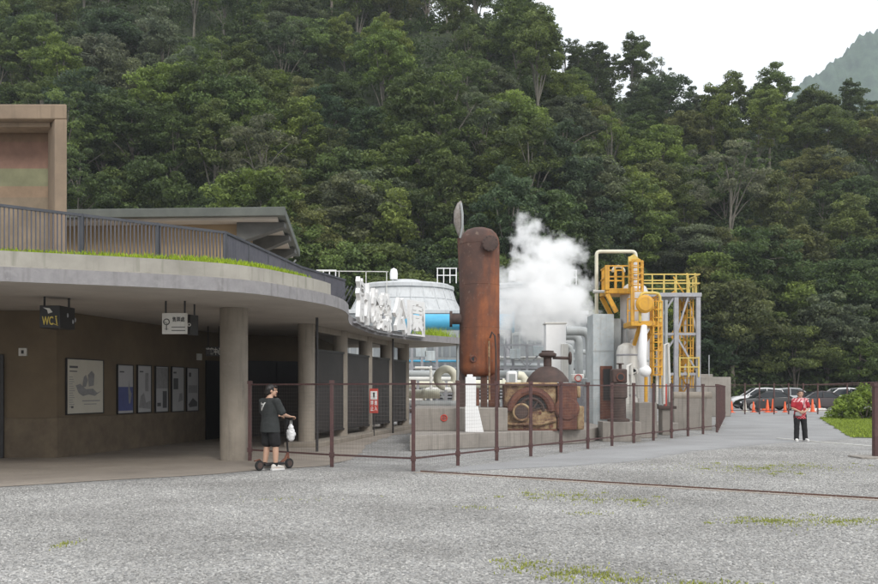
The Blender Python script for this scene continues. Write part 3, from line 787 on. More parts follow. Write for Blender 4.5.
# red and white notice on the screens
d = 32.2; x0, x1, z0, z1 = XX(369.6, d), XX(378.2, d), ZZ(413, d), ZZ(388.5, d)
r = thing('warning_sign', 'red and white warning notice fixed among the dark screens of the colonnade', 'sign', ((x0 + x1) / 2, d, z0))
MB().bb(x0, x1, d, d + .03, z0, z1).build('board', M['red'], r, sm=0)
zm = z0 + (z1 - z0) * .55; wd = x1 - x0
MB().bb(x0 + .03, x1 - .03, d - .006, d - .001, zm, z1 - .09).build('white_panel', M['white'], r, sm=0)
b = MB(); cxm = (x0 + x1) / 2; b.ball((cxm, d - .01, zm + .21), .035, (1, .3, 1)); b.bar((cxm, d - .01, zm + .18), (cxm, d - .01, zm + .09), .05, .008); b.bar((cxm, d - .01, zm + .1), (cxm - .03, d - .01, zm + .04), .02, .008); b.bar((cxm, d - .01, zm + .1), (cxm + .03, d - .01, zm + .04), .02, .008)
b.build('pictogram', M['text_black'], r)
b = MB()
for k, (ca, cb) in enumerate((('禁', '止'), ('進', '入'))):
    for j, ch in enumerate((ca, cb)): put_text(b, ch, (x0 + wd * (.28 + .44 * k), d - .003, zm - .11 - .19 * j), (1, 0), .16, wd * .34, .003, .02)
b.build('lettering', M['white'], r, sm=0)
# support of the notice: a slim post so that it stands by the screens
MB().tube([(cxm, d + .05, 0), (cxm, d + .05, z1)], .02, 8).build('post', M['dark'], r)

# rooftop lettering
sg = thing('rooftop_sign', 'row of tall white metal characters standing along the curved canopy edge', 'sign', (-1.8, 32, ZT))
path = [Vector(p) for p in EDGE if p[1] > 26.4]
L = [0]
for a, c in zip(path, path[1:]): L.append(L[-1] + (c - a).length)
def at_len(s):
    for i in range(len(L) - 1):
        if s <= L[i + 1]: 
            k = (s - L[i]) / (L[i + 1] - L[i]); return path[i].lerp(path[i + 1], k), (path[i + 1] - path[i]).normalized()
    return path[-1], (path[-1] - path[-2]).normalized()
for i, ch in enumerate('清水地熱公園'):
    p, dr = at_len(1.45 + i * 1.52); n = Vector((dr.y, -dr.x))
    b = MB(); hh = 1.3
    put_text(b, ch, (p.x + n.x * .16, p.y + n.y * .16, ZT - .1 + hh / 2), (dr.x, dr.y), hh, 1.24, .06, .045)
    ob = b.build('character', M['white'], sg, sm=0)
    b = MB(); q = Vector((p.x + n.x * .09, p.y + n.y * .09)); b.bar((q.x - dr.x * .66, q.y - dr.y * .66, ZT - .14), (q.x + dr.x * .66, q.y + dr.y * .66, ZT - .14), .1, .05)
    b.build('base_rail', M['steel'], ob)

# terrace railing
RP = [(-20, 13.4), (-7.9, 17.0), (-4.5, 20.0), (-3.74, 25.6), (-2.84, 28.7)]
rl = thing('terrace_railing', 'long grey picket railing running along the roof terrace', 'railing', (-5, 20, 3.9))
zt0 = 4.89
b = MB()
for a, c in zip(RP, RP[1:]): b.bar((a[0], a[1], zt0), (c[0], c[1], zt0), .07, .05)
b.build('top_rail', M['railtop'], rl)
b = MB()
for a, c in zip(RP, RP[1:]): b.bar((a[0], a[1], 3.98), (c[0], c[1], 3.98), .04, .04)
b.build('bottom_rail', M['railing'], rl)
b = MB()
for a, c in zip(RP, RP[1:]):
    a, c = Vector(a), Vector(c); l = (c - a).length; n = int(l / .078); d_ = (c - a).normalized(); q = Vector((d_.y, -d_.x)); wv = .03
    for i in range(n):
        p = a.lerp(c, (i + .5) / n); u = d_ * .0075; v = q * .02
        k = [p - u - v, p + u - v, p + u + v, p - u + v]; b.prism([(z.x, z.y) for z in k], 4.0, zt0 - .02)
b.build('baluster_slats', M['railing'], rl, sm=0)
for a, c in zip(RP, RP[1:]):
    a, c = Vector(a), Vector(c); n = max(1, round((c - a).length / 1.5))
    for i in range(n):
        p = a.lerp(c, i / n)
        if p.x < -9.5: continue
        MB().bb(p.x - .035, p.x + .035, p.y - .035, p.y + .035, 3.6, zt0 + .03).build('post', M['railtop'], rl)
for k in range(4):
    d_ = 27.0 + k * .35; MB().bar((XX(335 + k * 4, d_), d_, ZZ(303, d_)), (XX(344 + k * 4, d_), d_, ZZ(286, d_)), .035).build('sloping_bar', M['railtop'], rl)
# grass on the roof edge
def grass_patch(rng, poly_pts, z, hgt, n, wdt=.012):
    """blades at given points: tapered upright triangles"""
    P = np.asarray(poly_pts); k = len(P); a = rng.uniform(0, 6.28, k); h = np.asarray(hgt) * rng.uniform(.45, 1.25, k)
    ux, uy = np.cos(a) * wdt, np.sin(a) * wdt; lx, ly = rng.normal(0, .35, k) * h, rng.normal(0, .35, k) * h
    zz = np.broadcast_to(np.asarray(z, float), (k,))
    V = np.stack([np.stack([P[:, 0] - ux, P[:, 1] - uy, zz], 1), np.stack([P[:, 0] + ux, P[:, 1] + uy, zz], 1), np.stack([P[:, 0] + lx, P[:, 1] + ly, zz + h], 1)], 1).reshape(-1, 3)
    T = np.stack([np.repeat(rng.random(k), 3), np.repeat(rng.random(k), 3), np.zeros(3 * k), np.ones(3 * k)], 1)
    return V, T
def grass_obj(name, V, T, mat, label):
    o = bpy.data.objects.new(name, mesh_np(name, V, 3, mat, T)); C.objects.link(o); return tag(o, label, 'grass', kind='stuff')
rng = np.random.default_rng(5); ed = [p for p in inset(EDGE, .62) if p[1] < 21.6]
pp = []; zz = []
segs = [(Vector(a), Vector(c)) for a, c in zip(ed, ed[1:])]
for a, c in segs:
    l = (c - a).length; n = int(l * 420); d_ = (c - a).normalized(); q = Vector((-d_.y, d_.x))
    for i in range(n):
        t = rng.random(); s_ = rng.random(); p = a.lerp(c, t) + q * (s_ * .8); pp.append((p.x, p.y)); zz.append(3.94 + .18 * s_ + .13 * min(1, max(0, (p.y - 17.5) / 2.5)))
nE = len(pp)
for i in range(900):                             # tufts on the canopy tip
    pp.append((rng.normal(-.25, .35), rng.normal(38.4, .4))); zz.append(ZT - .02)
V, T = grass_patch(rng, pp, zz, np.where(np.arange(len(pp)) < nE, .085, .4), 0, .014); grass_obj('grass', V, T, M['roofgrass'], 'bright lime grass strip growing along the canopy roof edge')
b = MB(); b.strip(inset(ed, .85), ZT, 4.0, .8); struct(b.build('roof_soil', M['soil'], sm=0))

# upper terrace block and pavilion
tw = thing('concrete_tower', 'brown banded concrete tower block with a projecting top slab and side fin', 'building', (-12, 24, 3.6))
MB().bb(-22, -9.25, 23.0, 23.3, ZT, 7.99).build('wall', M['banded'], tw, bevel=.02)
MB().prism([(-8.9, 22.0), (-8.62, 22.0), (-8.95, 22.8), (-9.3, 22.98), (-9.3, 22.6)], ZT, 7.848).build('side_fin', M['pavtrim'], tw, bevel=.02)
MB().bb(-22, -11.7, 23.302, 29, ZT, 7.98).build('rear_block', M['banded'], tw, bevel=.02)
MB().prism([(-22, 22.0), (-8.62, 22.0), (-9.02, 22.99), (-22, 22.99)], 7.85, 8.2).build('roof_slab', M['pavtrim'], tw, bevel=.03)
MB().bb(-22, -9.11, 22.25, 22.77, 7.74, 7.848).build('slab_lip', M['pavtrim'], tw, bevel=.01)
pv = thing('pavilion', 'flat roofed tan pavilion with deep eaves carried on tapered concrete beams', 'building', (-9, 34, 3.6))
roof = [(-16, 30.7), (-4.86, 30.0), (-5.75, 39.3), (-16, 40)]
MB().prism(roof, 7.08, 7.36).build('roof', M['roofgreen'], pv, bevel=.02)
MB().prism([(-16, 30.95), (-5.15, 30.25), (-6.0, 39.1), (-16, 39.8)], 7.0, 7.078).build('soffit', M['soffit'], pv)
MB().prism([(-16, 31.7), (-6.5, 31.1), (-6.65, 38.6), (-16, 39)], ZT, 6.998).build('wall', M['pavwall'], pv)
for y, xe in ((30.75, -5.02), (33.4, -5.28), (36.6, -5.56)):
    x0 = -6.55; b = MB(); vs_ = [(x0, y, 6.33), (xe, y, 6.86), (xe, y, 6.996), (x0, y, 6.996)]
    b.add(vs_ + [(x, yy + .5, z) for x, yy, z in vs_], [(0, 1, 2, 3), (7, 6, 5, 4), (0, 4, 5, 1), (1, 5, 6, 2), (3, 2, 6, 7), (0, 3, 7, 4)]); b.build('cantilever_beam', M['beamdark'], pv)
MB().bar((XX(296, 37.5), 37.5, 6.7), (XX(283, 37.5), 37.5, 6.1), .05).build('downpipe', M['grey'], pv)
#@@PART3
# ------------------------------------------------------------------ plant slabs
sl = MB().prism([(-.75, 24.4), (4.3, 28.0), (5.3, 30.5), (5.3, 37), (-.75, 37)], 0, .41).build('concrete_slab', M['concrete'], bevel=.02); tag(sl, 'low grey concrete slab carrying the rusted machinery behind the fence', 'slab')
pb = thing('concrete_block', 'upper concrete block step under the rusted vessel legs', 'block', (.5, 28, .41))
MB().bb(-.74, 1.95, 26.95, 31, .412, 1.06).build('block', M['concrete'], pb, bevel=.02)
b = MB(); b.torus((XX(444, 26.94), 26.93, .78), .085, .018, 'y', 18, 6); b.bar((XX(444, 26.9) - .05, 26.93, .78), (XX(444, 26.9) + .05, 26.93, .78), .025); b.bar((XX(444, 26.9), 26.93, .73), (XX(444, 26.9), 26.93, .83), .025)
b.build('red_ring_mark', M['red'], pb)

# rusted vertical vessel
vx, vy = XX(479.5, 28.6), 28.6
vs_ = thing('pressure_vessel', 'tall rusted steel vessel with domed top standing on plate legs', 'vessel', (vx, vy, 1.06))
prof = [(0, 6.46), (.2, 6.44), (.38, 6.38), (.5, 6.27), (.575, 6.12), (.6, 5.95), (.6, 2.25), (.57, 2.1), (.45, 2.0), (0, 1.97)]
b = MB(); b.lathe(prof[::-1], (vx, vy, 0), 48)
for z in (5.95, 4.72, 3.45): b.torus((vx, vy, z), .6, .009, 'z', 48, 5)
b.build('shell', M['vessel'], vs_, sm=40)
b = MB(); mx, mz = XX(490, 28), ZZ(244, 28)
b.lathe([(.22, 0), (.22, .16)], (mx, vy - .72, mz), 24, 'y'); b.build('manhole_neck', M['rustdark'], vs_)
b = MB(); b.lathe([(.0, -.035), (.2, -.035), (.235, -.02), (.235, .03), (0, .03)], (mx, vy - .745, mz), 24, 'y')
for k in range(12): b.ball((mx + .205 * math.cos(k * .5236), vy - .785, mz + .205 * math.sin(k * .5236)), .018, (1, 1, 1), 6, 4)
b.build('manhole_cover', M['rustdark'], vs_)
b = MB(); b.lathe([(.16, -.25), (.16, .2)], (vx - .6, vy - .1, ZZ(319, 28.5)), 18, 'x'); b.lathe([(.24, -.3), (.24, -.22)], (vx - .6, vy - .1, ZZ(319, 28.5)), 18, 'x'); b.build('side_nozzle', M['rustdark'], vs_)
b = MB(); b.torus((XX(473.5, 28.1), vy - .57, ZZ(359, 28.1)), .085, .03, 'y', 18, 6); b.build('outlet_rim', M['rust'], vs_)
b = MB(); b.lathe([(0, -.012), (.08, -.012), (.08, .3)], (XX(473.5, 28.1), vy - .56, ZZ(359, 28.1)), 18, 'y'); b.build('outlet_hole', M['black'], vs_)
for px, w_, zt, dy, mt in ((464, .3, 2.9, -.1, 'rustdark'), (471, .16, 2.1, .3, 'rustdark'), (483.5, .2, 2.1, -.3, 'rustpost'), (493.5, .34, 3.25, -.25, 'rust')):
    x = XX(px, vy); MB().bar((x, vy + dy, 1.062), (x, vy + dy, zt), w_, .07).build('leg', M[mt], vs_, bevel=.006)
b = MB(); pts = [W(490, 338, 27.85), W(492, 332, 27.8), W(495, 336, 27.8), W(496, 350, 27.85), W(496, 385, 27.9)]; b.tube(pts, .03, 8); b.build('bracket_bar', M['rustdark'], vs_)
b = MB(); pts = [W(489, 341, 27.85), W(489.5, 400, 27.9)]; b.tube(pts, .028, 8); b.build('yellowed_bar', M['machine'], vs_)

# vent pipe with leaf-shaped cowl behind
vp = thing('vent_pipe', 'thin weathered vent pipe with a tall pointed cowl rising behind the rusted vessel', 'pipe', (XX(459, 30), 30, 0))
b = MB(); b.tube([W(462, 395, 30), W(462, 300, 30), W(459.5, 238, 30)], .07, 10); b.build('pipe', M['rustpost'], vp)
b = MB(); c0 = W(459, 220, 30); b.tube([W(462, 240, 30), W(460.5, 232, 30), W(458.5, 222, 30), W(458, 212, 30), W(459.5, 204, 30), W(461, 201, 30)], [.05, .12, .16, .14, .08, .02], 10); b.build('cowl', M['cowl'], vp)
b = MB(); b.tube([W(461, 203, 29.85), W(462.5, 214, 29.8), W(462.5, 226, 29.8), W(460, 238, 29.85)], .035, 6); b.build('cowl_rib', M['grey'], vp)

# white stepped pillar
wp = thing('white_pillar', 'slim white stepped pillar on the slab in front of the rusted vessel', 'pillar', (XX(472, 26.2), 26.2, .41))
x = XX(470.5, 26.2); b = MB(); zt = ZZ(377, 26.2); zm = ZZ(406, 26.2)
b.prism([(x - .14, 26.1), (x + .15, 26.1), (x + .15, 26.35), (x - .14, 26.35)], zm, zt); b.prism([(x - .1, 26.12), (x + .06, 26.12), (x + .06, 26.33), (x - .1, 26.33)], zt, zt + .07)
b.build('shaft', M['white'], wp, bevel=.012)
b = MB(); vv = [(x - .15, 26.05, .412), (x + .36, 26.05, .412), (x + .36, 26.4, .412), (x - .15, 26.4, .412), (x - .15, 26.08, zm - .002), (x + .2, 26.08, zm - .002), (x + .2, 26.36, zm - .002), (x - .15, 26.36, zm - .002)]
b.add(vv, [(3, 2, 1, 0), (4, 5, 6, 7), (0, 1, 5, 4), (1, 2, 6, 5), (2, 3, 7, 6), (3, 0, 4, 7)]); b.build('foot', M['white'], wp, bevel=.012)
MB().bb(x + .155, x + .24, 26.12, 26.3, zm + .01, zt - .3).build('red_strip', M['rust'], wp, bevel=.01)

# rusty drive machine
dm = 27.3
mc = thing('rusted_machine', 'big rusted drive machine with a flaking yellow front frame and arched gear', 'machine', (XX(535, dm), dm, .41))
mX = lambda px: XX(px, dm); mZ = lambda py: ZZ(py, dm)
b = MB(); b.bb(mX(494.5), mX(557), dm, dm + .35, mZ(431) , mZ(408)); b.bb(mX(505), mX(557), dm + .05, dm + .35, mZ(408) + .002, mZ(384)); b.build('front_frame', M['machine'], mc, bevel=.07)
b = MB()
for px, py, r_ in ((499, 411, .06), (499, 426, .06), (551, 411, .06), (551, 426, .06), (525, 427, .05), (540, 413, .045)): b.lathe([(0, -.03), (r_, -.03), (r_, .02)], (mX(px), dm, mZ(py)), 10, 'y')
b.build('bolt_heads', M['rust'], mc)
MB().bb(mX(495), mX(557), dm - .035, dm + .33, mZ(431) - .0, mZ(431) + .06).build('base_flange', M['rust'], mc, bevel=.01)
b = MB(); ac = (mX(531), dm + .0, mZ(411)); b.torus(ac, .58, .12, 'y', 28, 8, 0, 180); b.build('arch_guard', M['rust'], mc)
b = MB(); b.lathe([(0, 0), (.5, 0), (.5, .04)], (ac[0], dm + .02, ac[2]), 32, 'y'); b.build('gear_recess', M['black'], mc)
b = MB(); b.torus((ac[0], dm - .01, ac[2]), .36, .045, 'y', 28, 6, 0, 180)
for k in range(5):
    t = R(18 + k * 36); b.bar((ac[0] + .06 * math.cos(t), dm - .01, ac[2] + .06 * math.sin(t)), (ac[0] + .36 * math.cos(t), dm - .01, ac[2] + .36 * math.sin(t)), .05, .04)
b.build('gear_wheel', M['rustdark'], mc)
b = MB(); pc = (mX(521), dm - .1, mZ(412)); b.lathe([(.17, -.12), (.2, -.1), (.2, .12)], pc, 24, 'y'); b.build('bearing_cap', M['rustdark'], mc)
b = MB(); b.torus((pc[0], pc[1] - .09, pc[2]), .225, .035, 'y', 28, 8); b.build('cap_ring', M['machine'], mc)
b = MB(); b.bb(mX(557) + .004, mX(577), dm - .06, dm + 1.1, mZ(430), mZ(383)); b.build('side_casing', M['rust'], mc, bevel=.05)
b = MB(); b.bb(mX(577) + .004, mX(585), dm + .1, dm + .9, mZ(430), mZ(406)); b.bb(mX(577) + .004, mX(582), dm + .2, dm + .7, mZ(398), mZ(386)); b.build('outer_bracket', M['machine'], mc, bevel=.05)
b = MB(); b.lathe([(.0, -.03), (.30, -.03), (.36, .02), (.36, .06)], (mX(567), dm - .06, mZ(409)), 24, 'y'); b.build('cover_plate', M['rust'], mc)
b = MB(); b.tube([(mX(505), dm - .03, mZ(384)), (mX(557), dm - .03, mZ(384))], .05, 10); b.tube([(mX(496), dm - .05, mZ(420)), (mX(510), dm - .09, mZ(424)), (mX(540), dm - .09, mZ(424)), (mX(556), dm - .05, mZ(420))], .045, 10); b.build('casting_lip', M['machine'], mc)
b = MB(); b.bb(mX(505) , mX(556), dm + .36, dm + 1.1, mZ(430), mZ(385)); b.build('gear_case', M['rust'], mc, bevel=.02)
hx = mX(550); b = MB(); b.lathe([(.63, mZ(382)), (.6, mZ(379)), (.44, mZ(372)), (.27, mZ(367.5)), (.14, mZ(366)), (0, mZ(366))], (hx, dm + .6, 0), 28); b.build('hood', M['rustdark'], mc)
b = MB(); b.lathe([(.12, mZ(367)), (.12, mZ(357)), (.2, mZ(356.5)), (.26, mZ(355)), (.26, mZ(353)), (.18, mZ(351.5)), (.18, mZ(350)), (0, mZ(349.5))], (hx, dm + .6, 0), 20); b.build('valve_neck', M['rustdark'], mc)
b = MB(); b.tube([(hx + .15, dm + .6, mZ(357)), (hx + .62, dm + .6, mZ(357.5))], .045, 8); b.torus((hx + .66, dm + .6, mZ(357.5)), .16, .035, 'x', 20, 6); b.bar((hx + .66, dm + .6, mZ(357.5) - .16), (hx + .66, dm + .6, mZ(357.5) + .16), .03); b.build('hand_wheel', M['rustdark'], mc)
b = MB(); b.lathe([(.2, 0), (.22, .02), (.22, .25), (.1, .3)], (mX(574), dm + 1.2, mZ(392)), 18, 'y'); b.build('rear_flange', M['rustdark'], mc)

# second rusty wellhead
wh = thing('rusted_wellhead', 'rusty brown wellhead valve body on a concrete plinth before the pale grey tank', 'wellhead', (XX(618.5, 29.2), 29.2, 0))
d = 29.2; x = XX(618.5, d)
MB().bb(x - .55, x + .62, d - .35, d + .5, 0, ZZ(421.5, d)).build('plinth', M['concrete'], wh, bevel=.015)
b = MB(); z1 = ZZ(421.5, d) + .002; z2 = ZZ(369, d); b.lathe([(.34, z1), (.34, z1 + .07), (.24, z1 + .1), (.22, z1 + .7), (.27, z1 + .74), (.27, z2 - .45), (0, z2 - .45)], (x, d, 0), 24); b.build('casing', M['rustdark'], wh)
b = MB(); b.box((x, d, z2 - .22), (.46, .46, .44)); b.build('valve_block', M['rustdark'], wh, bevel=.05)
b = MB(); b.lathe([(.1, -.02), (.13, -.02), (.13, .06)], (x + .02, d - .25, z2 - .25), 18, 'y'); b.build('port_rim', M['rust'], wh)
b = MB(); b.lathe([(0, -.022), (.095, -.022), (.095, .05)], (x + .02, d - .25, z2 - .25), 18, 'y'); b.build('port_hole', M['black'], wh)
b = MB(); b.tube([(x + .05, d, z2), (x + .05, d, z2 + .16)], .05, 8); b.torus((x + .05, d, z2 + .16), .1, .02, 'z', 16, 6); b.build('hand_wheel', M['rustdark'], wh)

# white stack and neighbours
d = 36; ws = thing('white_stack', 'plain white square stack standing in front of the steam', 'stack', (XX(556, d), d, 0))
b = MB(); b.bb(XX(546, d), XX(566, d), d, d + .75, .43, ZZ(324, d)); b.build('shell', M['white'], ws, bevel=.02)
MB().bb(XX(545, d), XX(567, d), d - .03, d + .78, ZZ(324, d) + .002, ZZ(323, d) + .03).build('rim', M['offwhite'], ws, bevel=.01)
MB().bb(XX(561, d), XX(568, d), d - .14, d - .004, .43, ZZ(344, d)).build('side_duct', M['offwhite'], ws, bevel=.01)
d = 32.5; wb = thing('pump_housing', 'small rounded white pump housing behind the rusted machine', 'pump', (XX(514, d), d, .41))
b = MB(); b.bb(XX(507, d), XX(517.5, d), d, d + .6, .412, ZZ(371, d)); b.build('housing', M['white'], wb, bevel=.08)
MB().bb(XX(509, d), XX(515.5, d), d - .012, d - .002, ZZ(382, d), ZZ(374, d)).build('louver', M['grey'], wb)
b = MB(); b.tube([W(518, 375, d + .3), W(522, 375.5, d + .3), W(525, 379, d + .3), W(525, 400, d + .3)], .14, 12); b.build('elbow', M['cream'], wb)

# pipes and pipework -------------------------------------------------------
def pipe(label, pts, r, mat, supports=(), flanges=(), name='steam_pipe', cat='pipe', group=None):
    rt = thing(name, label, cat, (pts[0][0], pts[0][1], 0), 0, group)
    out = []
    P_ = [Vector(p) for p in pts]
    for i, p in enumerate(P_):                   # round the corners
        if 0 < i < len(P_) - 1:
            a = (P_[i - 1] - p); c = (P_[i + 1] - p); k = min(r * 2.2, a.length * .45, c.length * .45); a = a.normalized() * k; c = c.normalized() * k
            for t in (0, .25, .5, .75, 1): out.append((p + a) * (1 - t) ** 2 + p * 2 * t * (1 - t) + (p + c) * t ** 2)
        else: out.append(p)
    MB().tube(out, r, 16).build('pipe', M[mat], rt, sm=50)
    for (q, dr) in flanges:
        q = Vector(q); dr = Vector(dr) * .05; MB().tube([q - dr, q + dr], r * 1.35, 18).build('flange', M[mat], rt)
    for (x, y, z) in supports:
        MB().bb(x - .07, x + .07, y - .07, y + .07, 0, z - r + .01).build('support', M['steel'], rt)
    return rt
d = 55.5
pipe('large bright blue pipe crossing in front of the cooling towers', [(-1.9, d + 3.6, ZZ(322, d)), (-1.9, d, ZZ(322, d)), (XX(514, d), d, ZZ(322, d))], .47, 'blue',
     [(-1, d, 5.5), (1.6, d, 5.5), (4.0, d, 5.5)], [((XX(462, d), d, ZZ(322, d)), (1, 0, 0)), ((XX(513, d), d, ZZ(322, d)), (1, 0, 0))], 'blue_pipe')
d = 50
pipe('long pale grey pipe at head height above the cream one', [(-3, d, ZZ(374, d)), (XX(592, d), d, ZZ(374, d))], .2, 'grey', [(-1.6, d, 2.2), (2, d, 2.2), (5, d, 2.2), (7.5, d, 2.2)], [((1.0, d, ZZ(374, d)), (1, 0, 0)), ((6, d, ZZ(374, d)), (1, 0, 0))])
d = 48.5
pipe('long cream pipe running low behind the rusted vessel', [(-3, d, ZZ(384, d)), (XX(590, d), d, ZZ(384, d))], .21, 'cream', [(-1, d, 1.7), (2.6, d, 1.7), (6.5, d, 1.7)], [((3.3, d, ZZ(384, d)), (1, 0, 0))])
d = 42
pipe('thick cream pipe ending at the white loop bend', [(-2.4, d, ZZ(394, d)), (XX(440, d), d, ZZ(394, d))], .2, 'cream', [(-1.8, d, 1.3), (-.6, d, 1.3)], [((XX(424, d), d, ZZ(394, d)), (1, 0, 0))])
d = 41; lp = thing('loop_pipe', 'thick cream pipe bent into a round loop beside the canopy post', 'pipe', (XX(446, d), d, 0))
b = MB(); b.torus((XX(446, d), d, ZZ(378, d)), .38, .17, 'y', 30, 12, -30, 265); b.build('bend', M['cream'], lp, sm=60)
b = MB(); b.tube([W(453, 383, d), W(456, 393, d), W(454, 410, d)], .15, 12); b.build('drop_leg', M['offwhite'], lp)
MB().bar(W(440, 392, d), W(452, 410, d), .09).build('brace', M['grey'], lp); MB().bar(W(446, 390, d), (XX(446, d), d, 0), .12).build('support', M['steel'], lp)
d = 39.5
pipe('low dark grey pipe lying just above the ground behind the fence', [(-1.2, d, ZZ(404, d)), (XX(468, d), d, ZZ(404, d))], .14, 'grey', [(-.9, d, .9), (.6, d, .9)])
pipe('thin rusty pipe lowest of those beside the canopy post', [(-1.2, 38.6, ZZ(411, 38.6)), (XX(460, 38.6), 38.6, ZZ(411, 38.6))], .08, 'rustdark', [(0, 38.6, .65)])
d = 44
pipe('vertical grey pipe with an elbow between the white stack and pale grey tank, inner one', [(XX(562, d), d, ZZ(336, d)), (XX(579, d), d, ZZ(336, d)), (XX(579, d), d, .2)], .19, 'grey', [], [((XX(579, d), d, 2.2), (0, 0, 1))])
d = 42.5
pipe('taller grey pipe turning down beside the pale grey tank', [(XX(566, d), d, ZZ(331, d)), (XX(590, d), d, ZZ(331, d)), (XX(590, d), d, .2)], .21, 'grey', [], [((XX(590, d), d, 2.0), (0, 0, 1))])
d = 45.5
pipe('slim grey riser pipe half hidden by the white stack', [(XX(571, d), d, .2), (XX(571, d), d, ZZ(346, d)), (XX(560, d), d, ZZ(346, d))], .13, 'grey')
pipe('thin light blue handrail pipe under the canopy tip', [W(404, 361, 57), W(470, 361, 57)], .07, 'blue', [(XX(410, 57), 57, 3.2), (XX(445, 57), 57, 3.2)], [], 'handrail_pipe')
for k, (px, py, dd_, lab) in enumerate(((578, 374, 38, 'white valve box on the slab edge beside the white stack'), (589, 378, 37, 'small grey valve box beside the pale grey tank foot'))):
    r = thing('valve_box', lab, 'valve', (XX(px, dd_), dd_, 0)); x = XX(px, dd_)
    MB().bb(x - .2, x + .2, dd_, dd_ + .4, 0, ZZ(py + 8, dd_)).build('stand', M['steel'], r); MB().bb(x - .24, x + .24, dd_ - .05, dd_ + .45, ZZ(py + 8, dd_) + .002, ZZ(py, dd_)).build('body', M['offwhite' if k == 0 else 'grey'], r, bevel=.04)
    b = MB(); b.torus((x, dd_ - .1, ZZ(py + 4, dd_)), .13, .02, 'y', 16, 6); b.build('hand_wheel', M['red' if k == 0 else 'steel'], r)

for k, (lab, pts, r_, mt) in enumerate((
    ('grey cross pipe with a rise half way, behind the loop bend', [W(398, 400, 46), W(425, 400, 46), W(425, 390, 46), W(470, 390, 46)], .13, 'offwhite'),
    ('white pipe with a drop near the rusted vessel legs', [W(404, 379, 47), W(456, 379, 47), W(456, 402, 47), W(500, 402, 47)], .11, 'offwhite'),
    ('grey pipe running at the foot of the cooling towers behind the steam', [W(500, 366, 53), W(560, 366, 53), W(560, 352, 53), W(590, 352, 53)], .14, 'grey'),
    ('thin grey pipe crossing just above the rusted machine hood', [W(500, 358, 52), W(548, 358, 52)], .09, 'offwhite'),
    ('short dark pipe near ground between the loop bend and block', [W(412, 407, 43.5), W(466, 407, 43.5)], .16, 'towergrey'),
    ('slim white riser pipe left of the loop bend', [W(431, 402, 44.5), W(431, 368, 44.5), W(415, 368, 44.5)], .07, 'offwhite'))):
    pipe(lab, pts, r_, mt, [((pts[0][0] + pts[1][0]) / 2 + q, pts[0][1], pts[0][2]) for q in (-.6, .8)] if k != 5 else [], [(pts[1] if k != 3 else pts[0], (1, 0, 0))])
fr_ = thing('pipe_rack', 'grey steel pipe rack frame between the cooling towers and the rusted vessel', 'rack', (1, 51.5, 0))
for px in (412, 437, 505, 527, 548):
    MB().bar((XX(px, 51.5), 51.5, 0), (XX(px, 51.5), 51.5, ZZ(344, 51.5)), .13).build('column', M['steel'], fr_)
for py in (345, 368): MB().bar((XX(410, 51.5), 51.5, ZZ(py, 51.5)), (XX(550, 51.5), 51.5, ZZ(py, 51.5)), .11).build('beam', M['steel'], fr_)
for a, c in ((412, 437), (505, 527), (548, 527)): MB().bar(W(a, 345, 51.5), W(c, 367, 51.5), .07).build('brace', M['steel'], fr_)
for k, (px, py) in enumerate(((421, 352), (430, 356), (515, 354), (538, 351))):
    x = XX(px, 51.3); MB().bb(x - .28, x + .28, 51.1, 51.43, ZZ(py + 5, 51.3), ZZ(py - 5, 51.3)).build('cabinet', M['palegrey'], fr_, bevel=.02)

